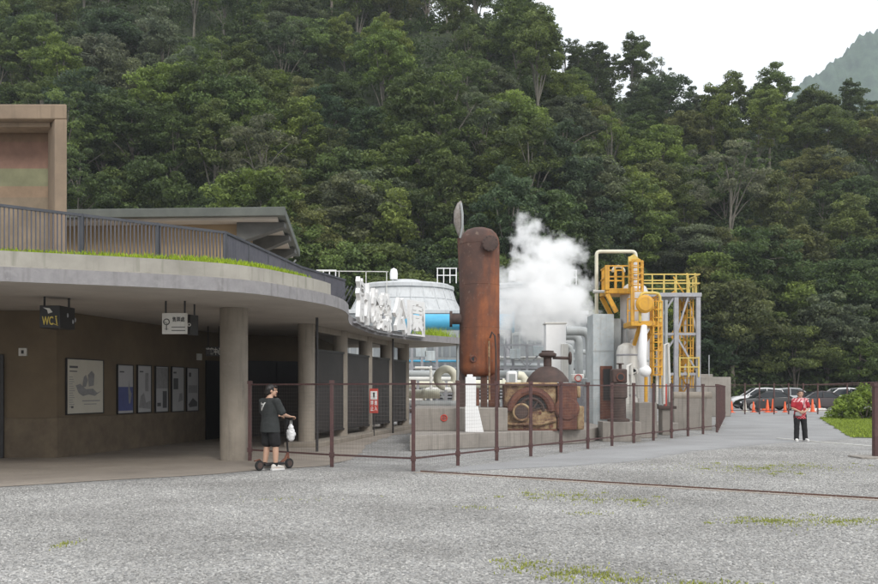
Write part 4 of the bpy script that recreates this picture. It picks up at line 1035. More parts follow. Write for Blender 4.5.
# cooling towers -----------------------------------------------------------
def cooling(cx, cy_, label):
    r = thing('cooling_tower', label, 'cooling tower', (cx, cy_, 0), 0, 'cooling towers in a row')
    ztop = ZZ(284, 62); zb = 6.55
    b = MB(); b.bb(cx - 3.78, cx + 3.78, cy_ - 3.8, cy_ + 3.8, 0, zb - .25); b.build('casing', M['towergrey'], r, bevel=.03)
    MB().bb(cx - 3.88, cx + 3.88, cy_ - 3.9, cy_ + 3.9, zb - .248, zb).build('deck', M['towerwhite'], r, bevel=.03)
    b = MB(); b.lathe([(3.7, zb + .002), (3.66, zb + .15), (3.3, zb + .85), (3.1, zb + 1.5), (3.06, ztop - .35)], (cx, cy_, 0), 48); b.build('fan_stack', M['towerwhite'], r, sm=30)
    b = MB()
    for k in range(24):
        t = 2 * math.pi * (k + .5) / 24; q = lambda rr, z: (cx + rr * math.cos(t), cy_ + rr * math.sin(t), z)
        b.tube([q(3.68, zb + .15), q(3.32, zb + .85), q(3.12, zb + 1.5), q(3.08, ztop - .35)], .035, 5)
    b.torus((cx, cy_, zb + .85), 3.32, .03, 'z', 48, 5)
    b.build('stack_ribs', M['towerwhite'], r)
    b = MB(); b.lathe([(3.08, ztop - .35), (3.2, ztop - .34), (3.2, ztop - .12), (3.05, ztop - .1), (2.9, ztop), (1.2, ztop + .12), (1.1, ztop + .28), (.9, ztop + .34), (0, ztop + .36)], (cx, cy_, 0), 48); b.build('stack_rim', M['towerwhite'], r, sm=30)
    b = MB(); x = cx - .75; b.lathe([(.24, ztop + .3), (.26, ztop + .7), (.2, ztop + .95), (0, ztop + 1.05)], (x, cy_ - 1, 0), 16); b.build('motor', M['white'], r)
    x0 = cx + 2.1; gd = MB()
    for k in range(4): gd.bar((x0 + k * .4, cy_ - 2.4, ztop - .1), (x0 + k * .4, cy_ - 2.4, ztop + .85), .06)
    for z in (ztop + .4, ztop + .85): gd.bar((x0 - .05, cy_ - 2.4, z), (x0 + 1.25, cy_ - 2.4, z), .055)
    gd.build('guard_rail_frame', M['white'], r)
    for k in range(3):                            # louvred bays on the front
        xa = cx - 3.5 + k * 2.4
        b = MB(); b.bb(xa, xa + 2.2, cy_ - 3.86, cy_ - 3.802, 1.0, 2.9); fr = b.build('louver_panel', M['screen'], r)
        b = MB()
        for j in range(9): b.bar((xa + .05, cy_ - 3.9, 1.1 + j * .2), (xa + 2.15, cy_ - 3.9, 1.1 + j * .2), .05, .09)
        b.build('slats', M['steel'], fr)
        b = MB(); b.bb(xa + .1, xa + 2.1, cy_ - 3.86, cy_ - 3.802, 3.4, 5.2); up_ = b.build('upper_panel', M['grey'], r, bevel=.02)
        b = MB()
        for q in range(4): b.bb(xa + .2 + q * .48, xa + .56 + q * .48, cy_ - 3.885, cy_ - 3.861, 3.6, 5.0)
        b.build('pane', M['towergrey'], up_)
        MB().bar((xa - .1, cy_ - 3.88, 0), (xa - .1, cy_ - 3.88, zb - .26), .16).build('frame_post', M['steel'], r)
    return r
cooling(-10.0, 64, 'white topped cooling tower mostly hidden behind the terrace railing')
cooling(-2.2, 63, 'cream ribbed cooling tower fan stack rising behind the rooftop lettering')
cooling(5.6, 64, 'cream cooling tower half hidden by the rusted vessel and the steam')
rail = thing('roof_guard_rail', 'long thin white guard rail above the cooling tower decks', 'railing', (-6, 59.9, 8)); b = MB()
b.bar((-8.2, 59.9, 9.05), (-3.2, 59.9, 9.0), .05); b.build('rail', M['offwhite'], rail)
for x in (-8, -6.3, -4.6, -3.3): MB().bar((x, 59.9, 6.555), (x, 59.9, 9.03), .05).build('post', M['offwhite'], rail)

# pale grey tank housing
d = 33; x0, x1 = XX(593, d), XX(614, d)
tb = thing('grey_tank', 'tall boxy pale blue grey steel tank beside the yellow platforms', 'tank', ((x0 + x1) / 2, d, 0))
MB().bb(x0, x1, d, d + 1.3, 0, ZZ(314, d)).build('shell', M['palegrey'], tb, bevel=.015)
MB().bb(x1 + .003, x1 + .3, d + .25, d + 1.2, 0, ZZ(318, d)).build('side_bay', M['grey'], tb, bevel=.015)
b = MB(); dx0, dx1 = XX(600, d), XX(612, d); b.bb(dx0, dx1, d - .06, d - .002, .55, ZZ(366, d)); dr = b.build('access_door', M['rust'], tb, bevel=.01); dr['label'] = 'rusty access door frame with a dark opening'
MB().bb(dx0 + .1, dx1 - .06, d - .075, d - .062, 1.2, ZZ(369, d)).build('opening', M['black'], dr)
for z in (2.9, 1.9): MB().bb(x0 - .01, x1 + .01, d - .012, d - .001, z, z + .04).build('seam', M['grey'], tb)
# cream arch pipe over the tank
d = 34.4
pipe('thin cream pipe arching high over the pale grey tank and separator', [W(596.5, 400, d), W(596.5, 251.5, d), W(635.5, 251.5, d), W(636.5, 266, d)], .065, 'cream', [], [(W(596.5, 292, d), (0, 0, 1))], 'arch_pipe')
pipe('short white pipe stub linking the arch pipe to the yellow platform', [W(594, 291.5, 33.6), W(606, 291.5, 33.2)], .05, 'offwhite', [], [(W(594.5, 291.5, 33.6), (1, 0, 0))], 'stub_pipe')

# separator with platforms
d = 33.6; sxp, r_ = XX(634.5, d), .50
sp_ = thing('separator_vessel', 'light grey upright separator vessel with a domed head among yellow platforms', 'vessel', (sxp, d, 0))
b = MB(); b.lathe([(.42, .6), (r_, .9), (r_, ZZ(298, d)), (.49, ZZ(293, d)), (.40, ZZ(287, d)), (.22, ZZ(283.5, d)), (0, ZZ(283, d))], (sxp, d, 0), 36); b.build('shell', M['tank'], sp_)
MB().lathe([(.44, 0), (.44, .598)], (sxp, d, 0), 24).build('skirt', M['concrete'], sp_)
b = MB(); b.tube([(sxp, d, ZZ(284, d)), (sxp, d, ZZ(262, d))], .1, 12); b.lathe([(.16, ZZ(276, d)), (.16, ZZ(274, d))], (sxp, d, 0), 14); b.build('top_nozzle', M['tank'], sp_)
for py in (330, 362): MB().lathe([(r_ + .006, ZZ(py, d)), (r_ + .018, ZZ(py, d) + .02), (r_ + .018, ZZ(py, d) + .08), (r_ + .006, ZZ(py, d) + .1)], (sxp, d, 0), 36).build('band', M['grey'], sp_)
b = MB(); b.lathe([(.2, -.3), (.2, 0)], (sxp - .1, d - .45, ZZ(345, d)), 18, 'y'); b.build('side_nozzle', M['tank'], sp_)
b = MB(); b.tube([W(627.5, 300, 33.0), W(627.5, 360, 33.0), W(629, 380, 33.0)], .05, 8); b.build('drain_pipe', M['grey'], sp_)

def railing_box(root, x0, x1, y0, y1, zf, h, mat, nb, sides='flrb', th=.045):
    """posts, rails and pickets round a platform"""
    b = MB(); cs = {'f': ((x0, y0), (x1, y0)), 'b': ((x0, y1), (x1, y1)), 'l': ((x0, y0), (x0, y1)), 'r': ((x1, y0), (x1, y1))}
    for s_ in sides:
        a, c = cs[s_]
        for z in (h, h * .52): b.bar((a[0], a[1], zf + z), (c[0], c[1], zf + z), th)
        n = max(2, int(round(nb * math.hypot(c[0] - a[0], c[1] - a[1]))))
        for k in range(n + 1):
            t = k / n; b.bar((a[0] + (c[0] - a[0]) * t, a[1] + (c[1] - a[1]) * t, zf), (a[0] + (c[0] - a[0]) * t, a[1] + (c[1] - a[1]) * t, zf + h), th * .9)
    return b.build('railing_frame', M[mat], root)
def cage(root, x0, x1, y, z0, z1, mat, dz=.32, nv=4, dep=.6, th=.05, name='ladder_cage_frame'):
    b = MB()
    for k in range(nv):
        t = math.pi * k / (nv - 1); b.bar(((x0 + x1) / 2 - (x1 - x0) / 2 * math.cos(t), y - dep * math.sin(t), z0), ((x0 + x1) / 2 - (x1 - x0) / 2 * math.cos(t), y - dep * math.sin(t), z1), th, .02)
    z = z0
    while z < z1 + .01:
        pts = [((x0 + x1) / 2 - (x1 - x0) / 2 * math.cos(math.pi * k / 8), y - dep * math.sin(math.pi * k / 8), z) for k in range(9)]
        for p, q in zip(pts, pts[1:]): b.bar(p, q, .03, th)
        b.bar((x0 + .08, y, z + .1), (x1 - .08, y, z + .1), .03); z += dz
    for x in (x0 + .06, x1 - .06): b.bar((x, y, z0), (x, y, z1), .05)
    return b.build(name, M[mat], root)
# upper platform
d = 32.9; x0, x1 = XX(606, d), XX(632, d); zf = ZZ(290, d)
up = thing('yellow_platform', 'upper yellow railed platform bracketed off the separator head', 'platform', ((x0 + x1) / 2, d, zf))
MB().bb(x0, x1, d, d + 1.3, zf - .12, zf + .06).build('floor', M['yellow'], up, bevel=.02)
railing_box(up, x0 + .04, x1 - .04, d + .04, d + 1.26, zf + .06, .78, 'yellow', 4.2, 'flb')
MB().bb(x0 - .03, x0 + .12, d - .03, d + .12, zf, zf + .86).build('corner_post', M['yellow'], up, bevel=.01)
for yy in (d + .1, d + 1.2): MB().bar((x0 + .05, yy, zf - .13), (XX(617, d), yy, ZZ(312, d)), .17, .14).build('brace', M['yellow'], up)
b = MB(); b.torus((XX(620, d), d + .3, ZZ(271, d)), .2, .05, 'y', 18, 8, 0, 180); b.build('lifting_bow', M['cream'], up)
# upper ladder cage
d = 32.2; uc = thing('ladder_cage', 'pale yellow ladder cage standing above the upper platform, topmost piece', 'ladder', (XX(636, d), d, ZZ(292, d)))
cage(uc, XX(629.5, d), XX(643, d), d, ZZ(292, d), ZZ(261, d), 'yellow', .2, 5, .3)
b = MB(); b.bb(XX(629, d) - .02, XX(633, d), d + .01, d + .06, ZZ(292, d), ZZ(256.5, d)); b.build('back_panel', M['paleyellow'], uc, bevel=.01)
b = MB(); b.add([W(629, 257, d + .08), W(634, 254, d + .08), W(643, 262, d + .08), W(629, 262, d + .08)] + [W(629, 257, d + .12), W(634, 254, d + .12), W(643, 262, d + .12), W(629, 262, d + .12)], [(0, 1, 2, 3), (7, 6, 5, 4), (0, 4, 5, 1), (1, 5, 6, 2), (2, 6, 7, 3), (3, 7, 4, 0)]); b.build('top_plate', M['paleyellow'], uc)
# lower platform
d = 31.4; x0, x1 = XX(631, d), XX(660, d); zf = ZZ(323, d)
lo = thing('yellow_platform', 'lower yellow platform with round orange hatch and hooped rail', 'platform', ((x0 + x1) / 2, d, zf))
MB().bb(x0, x1, d, d + 1.3, zf - .1, zf + .07).build('floor', M['yellow'], lo, bevel=.02)
MB().bb(x0, x0 + .12, d, d + .12, zf + .072, ZZ(287, d)).build('corner_post', M['yellow'], lo, bevel=.01)
railing_box(lo, x0 + .14, x1 - .03, d + .04, d + 1.26, zf + .07, .85, 'yellow', 2.2, 'rb')
b = MB(); hp = [W(640, 322, d), W(640, 297, d), W(641.5, 294, d), W(644.5, 293, d), W(655, 293, d), W(658.5, 294, d), W(660, 297, d), W(660, 322, d)]; b.tube(hp, .05, 8); b.build('hoop_rail', M['paleyellow'], lo)
b = MB(); hc = W(645, 304, d - .12); b.lathe([(0, -.1), (.22, -.1), (.3, -.04), (.3, .06), (0, .06)], hc, 24, 'y'); b.build('round_hatch', M['yellow'], lo)
b = MB(); b.bar(W(640, 325, d + .2), W(634, 345, d + .6), .1); b.build('brace', M['yellow'], lo); MB().bar(W(655, 325, d + .2), W(642, 347, d + .8), .1).build('brace', M['yellow'], lo)
# main ladder cage
d = 31.6; lc = thing('ladder_cage', 'long bright yellow ladder cage dropping below the lower platform', 'ladder', (XX(654, d), d, ZZ(376, d)))
cage(lc, XX(650.5, d), XX(662, d), d, ZZ(375, d), ZZ(302, d), 'yellow', .27, 5, .3, .045)
for xx in (XX(652, d), XX(660.5, d)): MB().bar((xx, d + .05, ZZ(388, d)), (xx, d + .05, ZZ(375, d)), .06).build('stringer', M['yellow'], lc)
# wrapped white valve assembly
d = 31.2; wv = thing('wrapped_valve', 'white wrapped pipe and valve hanging under the lower yellow platform', 'valve', (XX(643, d), d, 0))
b = MB(); b.tube([W(644, 326, d + .2), W(643, 340, d), W(642, 357, d), W(643.5, 368, d)], [.1, .14, .15, .12], 12); b.build('wrapped_pipe', M['white'], wv, sm=60)
b = MB(); b.ball(W(645, 371, d), .2, (1.05, .9, 1)); b.build('valve_bulb', M['white'], wv)
MB().tube([W(646, 377, d), (XX(646, d), d, ZZ(402, d))], .06, 10).build('yellow_stem', M['yellow'], wv)
MB().bb(XX(637, d), XX(655, d), d - .3, d + .4, 0, ZZ(402.5, d)).build('plinth', M['concrete'], wv, bevel=.02)
pl_ = thing('pipe_cluster', 'tangle of white small bore pipes at the foot of the separator', 'pipe', (XX(628, 31), 31, 0)); 
for k, (a, c, e, r0) in enumerate(((622, 372, 384, .05), (627, 366, 392, .06), (632, 374, 398, .045), (657, 350, 404, .045), (664, 345, 402, .05))):
    MB().tube([W(a, 404, 31 + .2 * k), W(a, c, 31 + .2 * k), W(a + 4, c - 2, 31.2 + .2 * k), W(a + 6, e, 31.3 + .2 * k)], r0, 8).build('small_pipe', M['offwhite'], pl_)

lg = thing('lagged_vessel', 'short white lagged drum standing against the foot of the separator', 'vessel', (XX(627, 32.4), 32.4, 0)); x = XX(627, 32.4)
b = MB(); b.lathe([(.36, .1), (.36, ZZ(352, 32.4)), (.30, ZZ(346, 32.4)), (.12, ZZ(343, 32.4)), (0, ZZ(343, 32.4))], (x, 32.4, 0), 28); b.build('shell', M['offwhite'], lg)
for py in (356, 376, 396): MB().lathe([(.362, ZZ(py, 32.4)), (.372, ZZ(py, 32.4) + .01), (.372, ZZ(py, 32.4) + .05), (.362, ZZ(py, 32.4) + .06)], (x, 32.4, 0), 28).build('band', M['steel'], lg)
b = MB(); b.lathe([(.1, 0), (.1, .3)], (x + .1, 31.8, ZZ(372, 32)), 14, 'y'); b.lathe([(.16, 0), (.16, .05)], (x + .1, 31.8, ZZ(372, 32)), 14, 'y'); b.build('nozzle', M['offwhite'], lg)
# steel tower with platform
d = 38; x0, x1 = XX(650, d), XX(698, d); y0, y1 = d, d + 2.0; zf = ZZ(293, d)
st = thing('steel_tower', 'grey steel access tower with yellow railed top platform and inner stair', 'tower', ((x0 + x1) / 2, d + 1, 0))
xm = XX(676, d)
for x, y in ((x0, y0), (xm, y0), (x1, y0), (x0, y1), (xm, y1), (x1, y1)): MB().bar((x, y, 0), (x, y, zf - .16), .17 if y == y0 else .15).build('column', M['steel'], st)
MB().bb(x0 - .15, x1 + .12, y0 - .12, y1 + .12, zf - .158, zf).build('platform_deck', M['steel'], st, bevel=.01)
for py in (334, 374):
    b = MB(); z = ZZ(py, d)
    for a, c in (((x0, y0), (xm, y0)), ((xm, y0), (x1, y0)), ((x1, y0), (x1, y1)), ((x0, y1), (x1, y1))): b.bar((a[0], a[1], z), (c[0], c[1], z), .1)
    b.build('beam_frame', M['steel'], st)
for a, c in ((W(677, 333, d), W(688, 297, d)), (W(677, 337, d), W(697, 372, d)), (W(651, 333, d), W(674, 297, d)), (W(651, 372, d), W(675, 338, d)), (W(697, 333, d + 2), W(688, 297, d + 2))): MB().bar(a, c, .07).build('brace', M['steel'], st)
railing_box(st, x0 - .4, x1 + .06, y0 - .06, y1 + .06, zf, .74, 'paleyellow', 1.9, 'flrb', .05)
b = MB()
for px in (687, 695): b.bar(W(px, 293, d + .2), W(px, 273, d + .2), .05)
b.build('tall_post_frame', M['paleyellow'], st)
b = MB(); z = .2; k = 0
xs0, xs1 = XX(679, d), XX(693, d)
while z < zf - .5:                                # inner stair: zigzag flights with rails
    a, c = (xs0, xs1) if k % 2 == 0 else (xs1, xs0); b.bar((a, d + 1.0, z), (c, d + 1.0, z + .9), .06, .2); b.bar((a, d + .9, z + .6), (c, d + .9, z + 1.5), .05); k += 1; z += .9
for px in (680, 683.5, 687, 690.5, 693): b.bar(W(px, 388, d + .8), W(px, 298, d + .8), .05)
for q in range(12): b.bar(W(679, 386 - q * 7.6, d + .8), W(693.5, 386 - q * 7.6, d + .8), .04)
b.build('stair_frame', M['yellow'], st)
b = MB(); zb = ZZ(377, d)
for px in (679, 688, 698): b.bar((XX(px, d), d - .1, zb), (XX(px, d), d - .1, ZZ(357, d)), .055)
for py in (358, 367): b.bar((XX(679, d), d - .1, ZZ(py, d)), (XX(698, d), d - .1, ZZ(py, d)), .05)
b.build('lower_rail_frame', M['paleyellow'], st)
for px, r_ in ((661, .1), (666, .07)): MB().tube([W(px, 405, d - .5), W(px, 300, d - .5)], r_, 10).build('riser_pipe', M['grey'], st)
# things low behind the fence on the far side
d = 37; b = MB(); x0, x1 = XX(674, d), XX(712, d)
bs = thing('concrete_basin', 'low round topped concrete basin wall behind the fence corner', 'basin', ((x0 + x1) / 2, d, 0))
b.bb(x0, x1, d, d + 1.8, 0, ZZ(398, d)); b.build('wall', M['concrete'], bs, bevel=.02); MB().tube([(x0, d + .14, ZZ(396, d)), (x1, d + .14, ZZ(396, d))], .17, 14).build('rounded_top', M['column'], bs)
d = 33; x0, x1 = XX(658, d), XX(676, d); gb = thing('ground_box', 'dark iron valve box with a wide lid low behind the fence rails', 'box', ((x0 + x1) / 2, d, 0))
MB().bb(x0 + .15, x1 - .12, d, d + .6, 0, ZZ(409, d)).build('body', M['concrete'], gb, bevel=.015); MB().bb(x0, x1, d - .1, d + .7, ZZ(409, d) + .002, ZZ(406, d)).build('lid', M['rustdark'], gb, bevel=.01)
MB().tube([(XX(667, d), d + .2, ZZ(406, d)), (XX(667, d), d + .2, ZZ(384, d))], .05, 8).build('stem', M['red'], gb)
d = 55; cb = thing('concrete_wall', 'grey brown block wall by the far fence where the drive bends away', 'wall', (16, d, 0))
MB().bb(XX(700, d), XX(731, d), d, d + .4, 0, ZZ(377, d)).build('wall', M['concrete'], cb, bevel=.03); MB().bb(XX(690, d), XX(716, d), d + .6, d + 3, 0, ZZ(374, d)).build('back_wall', M['concrete'], cb, bevel=.03)
MB().tube([W(709, 376, d - .3), W(709, 355, d - .3)], .03, 6).build('thin_rod', M['grey'], cb)
for px, py, dd_, hh in ((604, 432, 31.5, .5), (650, 428, 30.8, .35)):
    pass
# rubble strip and kerb by the plant
tag(MB().prism([(5.4, 30.6), (9.2, 36.5), (9.2, 39), (5.4, 37)], 0, .3).build('concrete_slab', M['concrete'], bevel=.02), 'grey concrete footing slab under the tall separator and yellow ladders', 'slab')

# ------------------------------------------------------------------ fences
def fence_run(root, a, c, n, h, mat, mesh=True, end=True, ph=1.76, wires=.075):
    a, c = Vector((a[0], a[1], 0)), Vector((c[0], c[1], 0))
    for i in range(n + (1 if end else 0)):
        p = a.lerp(c, i / n); q = MB(); q.bb(p.x - .037, p.x + .037, p.y - .037, p.y + .037, 0, ph); po = q.build('post', M[mat], root, bevel=.006)
        MB().bb(p.x - .05, p.x + .05, p.y - .05, p.y + .05, ph - .05, ph + .02).build('cap', M[mat], po); MB().bb(p.x - .05, p.x + .05, p.y - .05, p.y + .05, .2, .3).build('clamp', M[mat], po)
    for z in (h, .25): MB().bar(a + Vector((0, 0, z)), c + Vector((0, 0, z)), .034).build('rail', M[mat], root)
    if mesh:
        b = MB(); l = (c - a).length; k = int(l / wires); d_ = (c - a).normalized(); t = Vector((d_.y, -d_.x, 0)) * .0013; s_ = d_ * .0012
        def ribbon(p, q, u):                      # a four-sided wire
            b.add([p + t, p + u, p - t, p - u, q + t, q + u, q - t, q - u], [(0, 1, 5, 4), (1, 2, 6, 5), (2, 3, 7, 6), (3, 0, 4, 7)])
        for i in range(k + 1):
            p = a.lerp(c, i / k); ribbon(p + Vector((0, 0, .1)), p + Vector((0, 0, h)), s_)
        for j in range(int((h - .1) / wires) + 1):
            z = .1 + j * wires; ribbon(a + Vector((0, 0, z)), c + Vector((0, 0, z)), Vector((0, 0, .0012)))
        b.build('wire_mesh', M['wire'], root, sm=0)
fn = thing('plant_fence', 'oxide red post and wire mesh fence round the plant yard', 'fence', (4, 26, 0))
fence_run(fn, (-4.2, 21.1), (-2.2, 19.5), 1, 1.70, 'fence', end=False)
fence_run(fn, (-2.2, 19.5), (-.5, 18.5), 1, 1.70, 'fence', end=False)
fence_run(fn, (-.5, 18.5), (10.24, 35), 12, 1.70, 'fence', end=False)
fence_run(fn, (10.24, 35), (18.0, 59.6), 13, 1.72, 'fence', wires=.08)
ff = thing('car_park_fence', 'dark open post and rail fence across the end of the drive', 'fence', (22, 60, 0))
fence_run(ff, (18.4, 60), (23.0, 60), 5, 1.86, 'fence', mesh=False, ph=1.95); fence_run(ff, (23.92, 60), (29.5, 60), 3, 1.86, 'fence', mesh=False, ph=1.95)
MB().bar((23.0, 60, 1.86), (29.5, 60, 2.1), .05).build('rail', M['fence'], ff)
d = 22; gp = thing('gate_post', 'lone dark red gate post on a concrete pad beside the lawn', 'post', (XX(876.5, d), d, 0)); x = XX(876.5, d)
MB().bb(x - .075, x + .075, d - .075, d + .075, .05, 1.72).build('post', M['fence'], gp, bevel=.01); MB().bb(x - .5, x + .6, d - .35, d + .4, 0, .05).build('pad', M['concrete'], gp, bevel=.015)
MB().bb(x - .1, x + .1, d - .1, d + .1, 1.66, 1.74).build('cap', M['fence'], gp)
gt = MB(); gt.bar((-.35, 18.35, .012), (7.6, 12.95, .012), .035, .03)
tag(gt.build('gate_track', M['rustpost']), 'thin rusty steel gate track laid across the gravel', 'track')
gt = MB(); gt.bar((-.45, 18.22, .006), (7.5, 12.82, .006), .14, .012); struct(gt.build('track_bed', M['patio']))

# ------------------------------------------------------------------ cones, cars
def cone(loc, label, mat='orange'):
    r = thing('traffic_cone', label, 'cone', (0, 0, 0), 0, 'traffic cones along the car park edge')
    MB().bb(-.2, .2, -.2, .2, 0, .045).build('base', M[mat], r, bevel=.01); MB().lathe([(.15, .047), (.045, .86), (.03, .88), (0, .88)], (0, 0, 0), 18).build('cone', M[mat], r)
    MB().lathe([(.072, .58), (.077, .58), (.052, .78), (.047, .78)], (0, 0, 0), 18).build('reflective_band', M['white'], r)
    r.location = loc; return r
c0 = cone((XX(745, 66), 66, .008), 'faded pale cone standing by the concrete wall end of the row', 'paper')
c1 = cone((XX(767.5, 64.5), 64.5, .008), 'orange cone of the close pair, the one nearer the pale cone')
CL = [(773, 65.2, 'orange cone of the close pair, the one nearer the walking woman'), (785, 65, 'orange cone standing alone between the close pair and the woman'), (759, 68, 'orange cone with white top behind the fence, second after the pale cone'),
      (763.5, 68.5, 'orange cone with white top just before the close pair'), (812.5, 66, 'orange cone just past the woman on her lawn side'), (753.5, 65, 'orange cone first after the pale faded one'), (819, 69, 'small orange cone farthest towards the bush'), (731.5, 64, 'orange cone partly behind the concrete wall')]
rnd = random.Random(8)
for px, dd_, lab in CL:
    k = copy_tree(c1, (XX(px, dd_), dd_, .008), rnd.uniform(0, 1.5), lab); q = rnd.uniform(.82, 1.06); k.scale = (q * rnd.uniform(.92, 1.08), q, q)
bx = thing('road_barrier', 'low dark barrier board standing among the orange cones', 'barrier', (XX(763, 65.6), 65.6, 0)); x = XX(763, 65.6)
MB().bb(x - .5, x + .45, 65.5, 65.58, .25, .8).build('board', M['dark'], bx, bevel=.01)
for s_ in (-.4, .35): MB().bb(x + s_ - .04, x + s_ + .04, 65.3, 65.8, .008, .25).build('foot', M['dark'], bx)
b = MB(); b.bb(XX(812, 67) - .7, XX(812, 67) + 1.0, 67, 67.4, .01, .24); tag(b.build('kerb_block', M['offwhite'], bevel=.03), 'pale low kerb block behind the cones beyond the woman', 'kerb')

def car_paint(name, c):
    m, nt, b = new_mat(name); b.inputs['Base Color'].default_value = (*c, 1); b.inputs['Roughness'].default_value = .3; b.inputs['Coat Weight'].default_value = .6; return m
mg, nt_, b_ = new_mat('car_glass'); b_.inputs['Base Color'].default_value = (.02, .025, .03, 1); b_.inputs['Roughness'].default_value = .08
M['glass'] = mg
ml, nt_, b_ = new_mat('car_lamp'); b_.inputs['Base Color'].default_value = (.75, .75, .75, 1); b_.inputs['Roughness'].default_value = .15
M['lamp'] = ml
def loft(mb, secs):
    n = len(secs[0]); vs = [p for s_ in secs for p in s_]; fs = []
    for i in range(len(secs) - 1):
        for j in range(n):
            k = (j + 1) % n; fs.append((i * n + j, i * n + k, (i + 1) * n + k, (i + 1) * n + j))
    fs.append(tuple(range(n))[::-1]); fs.append(tuple((len(secs) - 1) * n + j for j in range(n))); mb.add(vs, fs)
def car(loc, rz, paint, kind, label):
    r = thing('parked_car', label, 'car', (0, 0, 0), 0, 'cars in the car park')
    T = {'sedan': dict(body=[(-2.25, .42, .78, .72), (-2.1, .3, .92, .80), (-1.5, .24, .97, .86), (0, .22, .98, .88), (.9, .24, .95, .88), (1.7, .28, .86, .85), (2.15, .34, .70, .74), (2.27, .4, .58, .62)],
                       cab=[(-1.75, .96, .70), (-1.05, 1.40, .58), (-.4, 1.46, .60), (.3, 1.40, .59), (1.05, .95, .70)]),
         'suv': dict(body=[(-2.2, .45, .95, .76), (-2.1, .36, 1.05, .84), (-1.4, .3, 1.08, .9), (0, .28, 1.08, .92), (1.0, .3, 1.06, .92), (1.8, .34, .98, .88), (2.2, .42, .8, .76), (2.28, .5, .65, .66)],
                     cab=[(-2.1, 1.06, .74), (-1.8, 1.58, .64), (-.6, 1.70, .66), (.3, 1.64, .65), (1.15, 1.06, .74)]),
         'van': dict(body=[(-2.4, .4, 1.1, .8), (-2.3, .34, 1.15, .86), (-1.2, .3, 1.16, .9), (.8, .3, 1.14, .9), (1.9, .34, 1.06, .88), (2.3, .42, .85, .8), (2.38, .5, .7, .7)],
                     cab=[(-2.32, 1.14, .8), (-2.2, 1.86, .72), (-.8, 1.98, .74), (.9, 1.92, .72), (1.75, 1.08, .78)])}[kind]
    b = MB(); loft(b, [[(x, -w_, zb + .08), (x, -w_ * 1.0, (zb + zt) / 2), (x, -w_ * .93, zt - .04), (x, -w_ * .8, zt), (x, w_ * .8, zt), (x, w_ * .93, zt - .04), (x, w_, (zb + zt) / 2), (x, w_, zb + .08), (x, w_ * .85, zb), (x, -w_ * .85, zb)] for x, zb, zt, w_ in T['body']])
    b.build('body', paint, r, sm=50)
    cb_ = T['cab']; b = MB(); secs = []
    for i, (x, z, w_) in enumerate(cb_):
        zb = .85 if kind == 'sedan' else 1.0; secs.append([(x, -w_ - .06 * (z - zb), zb), (x, -w_, max(zb + .01, z - .05)), (x, -w_ * .85, max(zb + .02, z - .015)), (x, w_ * .85, max(zb + .02, z - .015)), (x, w_, max(zb + .01, z - .05)), (x, w_ + .06 * (z - zb), zb)])
    loft(b, secs); gl = b.build('window', M['glass'], r, sm=40)
    b = MB(); rs_ = cb_[1:-1]; rr = [[(x, -w_ - .012, z - .09), (x, -w_ * .9, z + .012), (x, w_ * .9, z + .012), (x, w_ + .012, z - .09), (x, w_ * .8, z - .05), (x, -w_ * .8, z - .05)] for x, z, w_ in rs_]
    loft(b, rr); b.build('roof', paint, r, sm=50)
    for s_ in (-1, 1):
        b = MB()
        for (xa, za, wa), (xb, zb_, wb_) in ((cb_[0], cb_[1]), (cb_[-1], cb_[-2])): b.bar((xa, s_ * (wa + .015), za - .03), (xb, s_ * (wb_ + .012), zb_ - .05), .07, .06)
        xm_ = cb_[2][0]; b.bar((xm_, s_ * (cb_[2][2] + .07), .95), (xm_, s_ * (cb_[2][2] + .012), cb_[2][1] - .06), .06, .03); b.build('pillar_frame', paint, r)
        for xw in (-1.38, 1.38):
            yw = s_ * .80; tw_ = MB().lathe([(.2, -.09), (.30, -.1), (.325, -.06), (.325, .06), (.30, .1), (.2, .09)], (xw, yw, .325), 22, 'y').build('wheel', M['tyre'], r)
            b = MB(); b.lathe([(0, -.095), (.2, -.095), (.205, .095), (0, .095)], (xw, yw, .325), 16, 'y'); b.build('rim', M['chrome'], tw_)
        b = MB(); xf, _, zt, w_ = T['body'][-2]; b.ball((xf + .02, s_ * (w_ - .16), zt - .1), .13, (.5, 1.2, .55), 10, 6); b.build('headlight', M['lamp'], r)
        b = MB(); xf, _, zt, w_ = T['body'][1]; b.ball((xf - .04, s_ * (w_ - .14), zt - .12), .12, (.5, 1.1, .7), 10, 6); b.build('tail_light', M['red'], r)
        b = MB(); b.ball((cb_[-1][0] - .25, s_ * 1.0, cb_[-1][1] + .06), .1, (.6, 1, .7), 10, 6); b.build('mirror', paint, r)
    b = MB(); xf, zb_, zt, w_ = T['body'][-1]; b.box((xf - .01, 0, zb_ + .06), (.06, 1.1, .09)); b.build('bumper_trim', M['dark'], r)
    r.location = loc; r.rotation_euler = (0, 0, rz); return r
pk = car_paint('car_black', (.006, .006, .007)); pd = car_paint('car_charcoal', (.03, .03, .034)); pw = car_paint('car_white', (.75, .75, .75)); ps = car_paint('car_silver', (.4, .41, .42)); pm_ = car_paint('car_maroon', (.022, .010, .011))
car((XX(766, 71), 71, .008), R(184), pk, 'sedan', 'black car parked behind the orange cones, nearest the concrete wall')
car((XX(824, 70), 70, .008), R(8), pm_, 'sedan', 'dark maroon car parked behind the woman, partly behind the green bush')
car((XX(757, 78), 78, .008), R(178), pw, 'suv', 'white car behind the black car')
car((XX(794, 78.5), 78.5, .008), R(3), ps, 'suv', 'silver car seen between the two dark cars')
car((XX(838, 77), 77, .008), R(182), pw, 'suv', 'white car behind the dark maroon car')
car((XX(874, 76), 76, .008), R(0), pd, 'suv', 'charcoal car beyond the green bush')

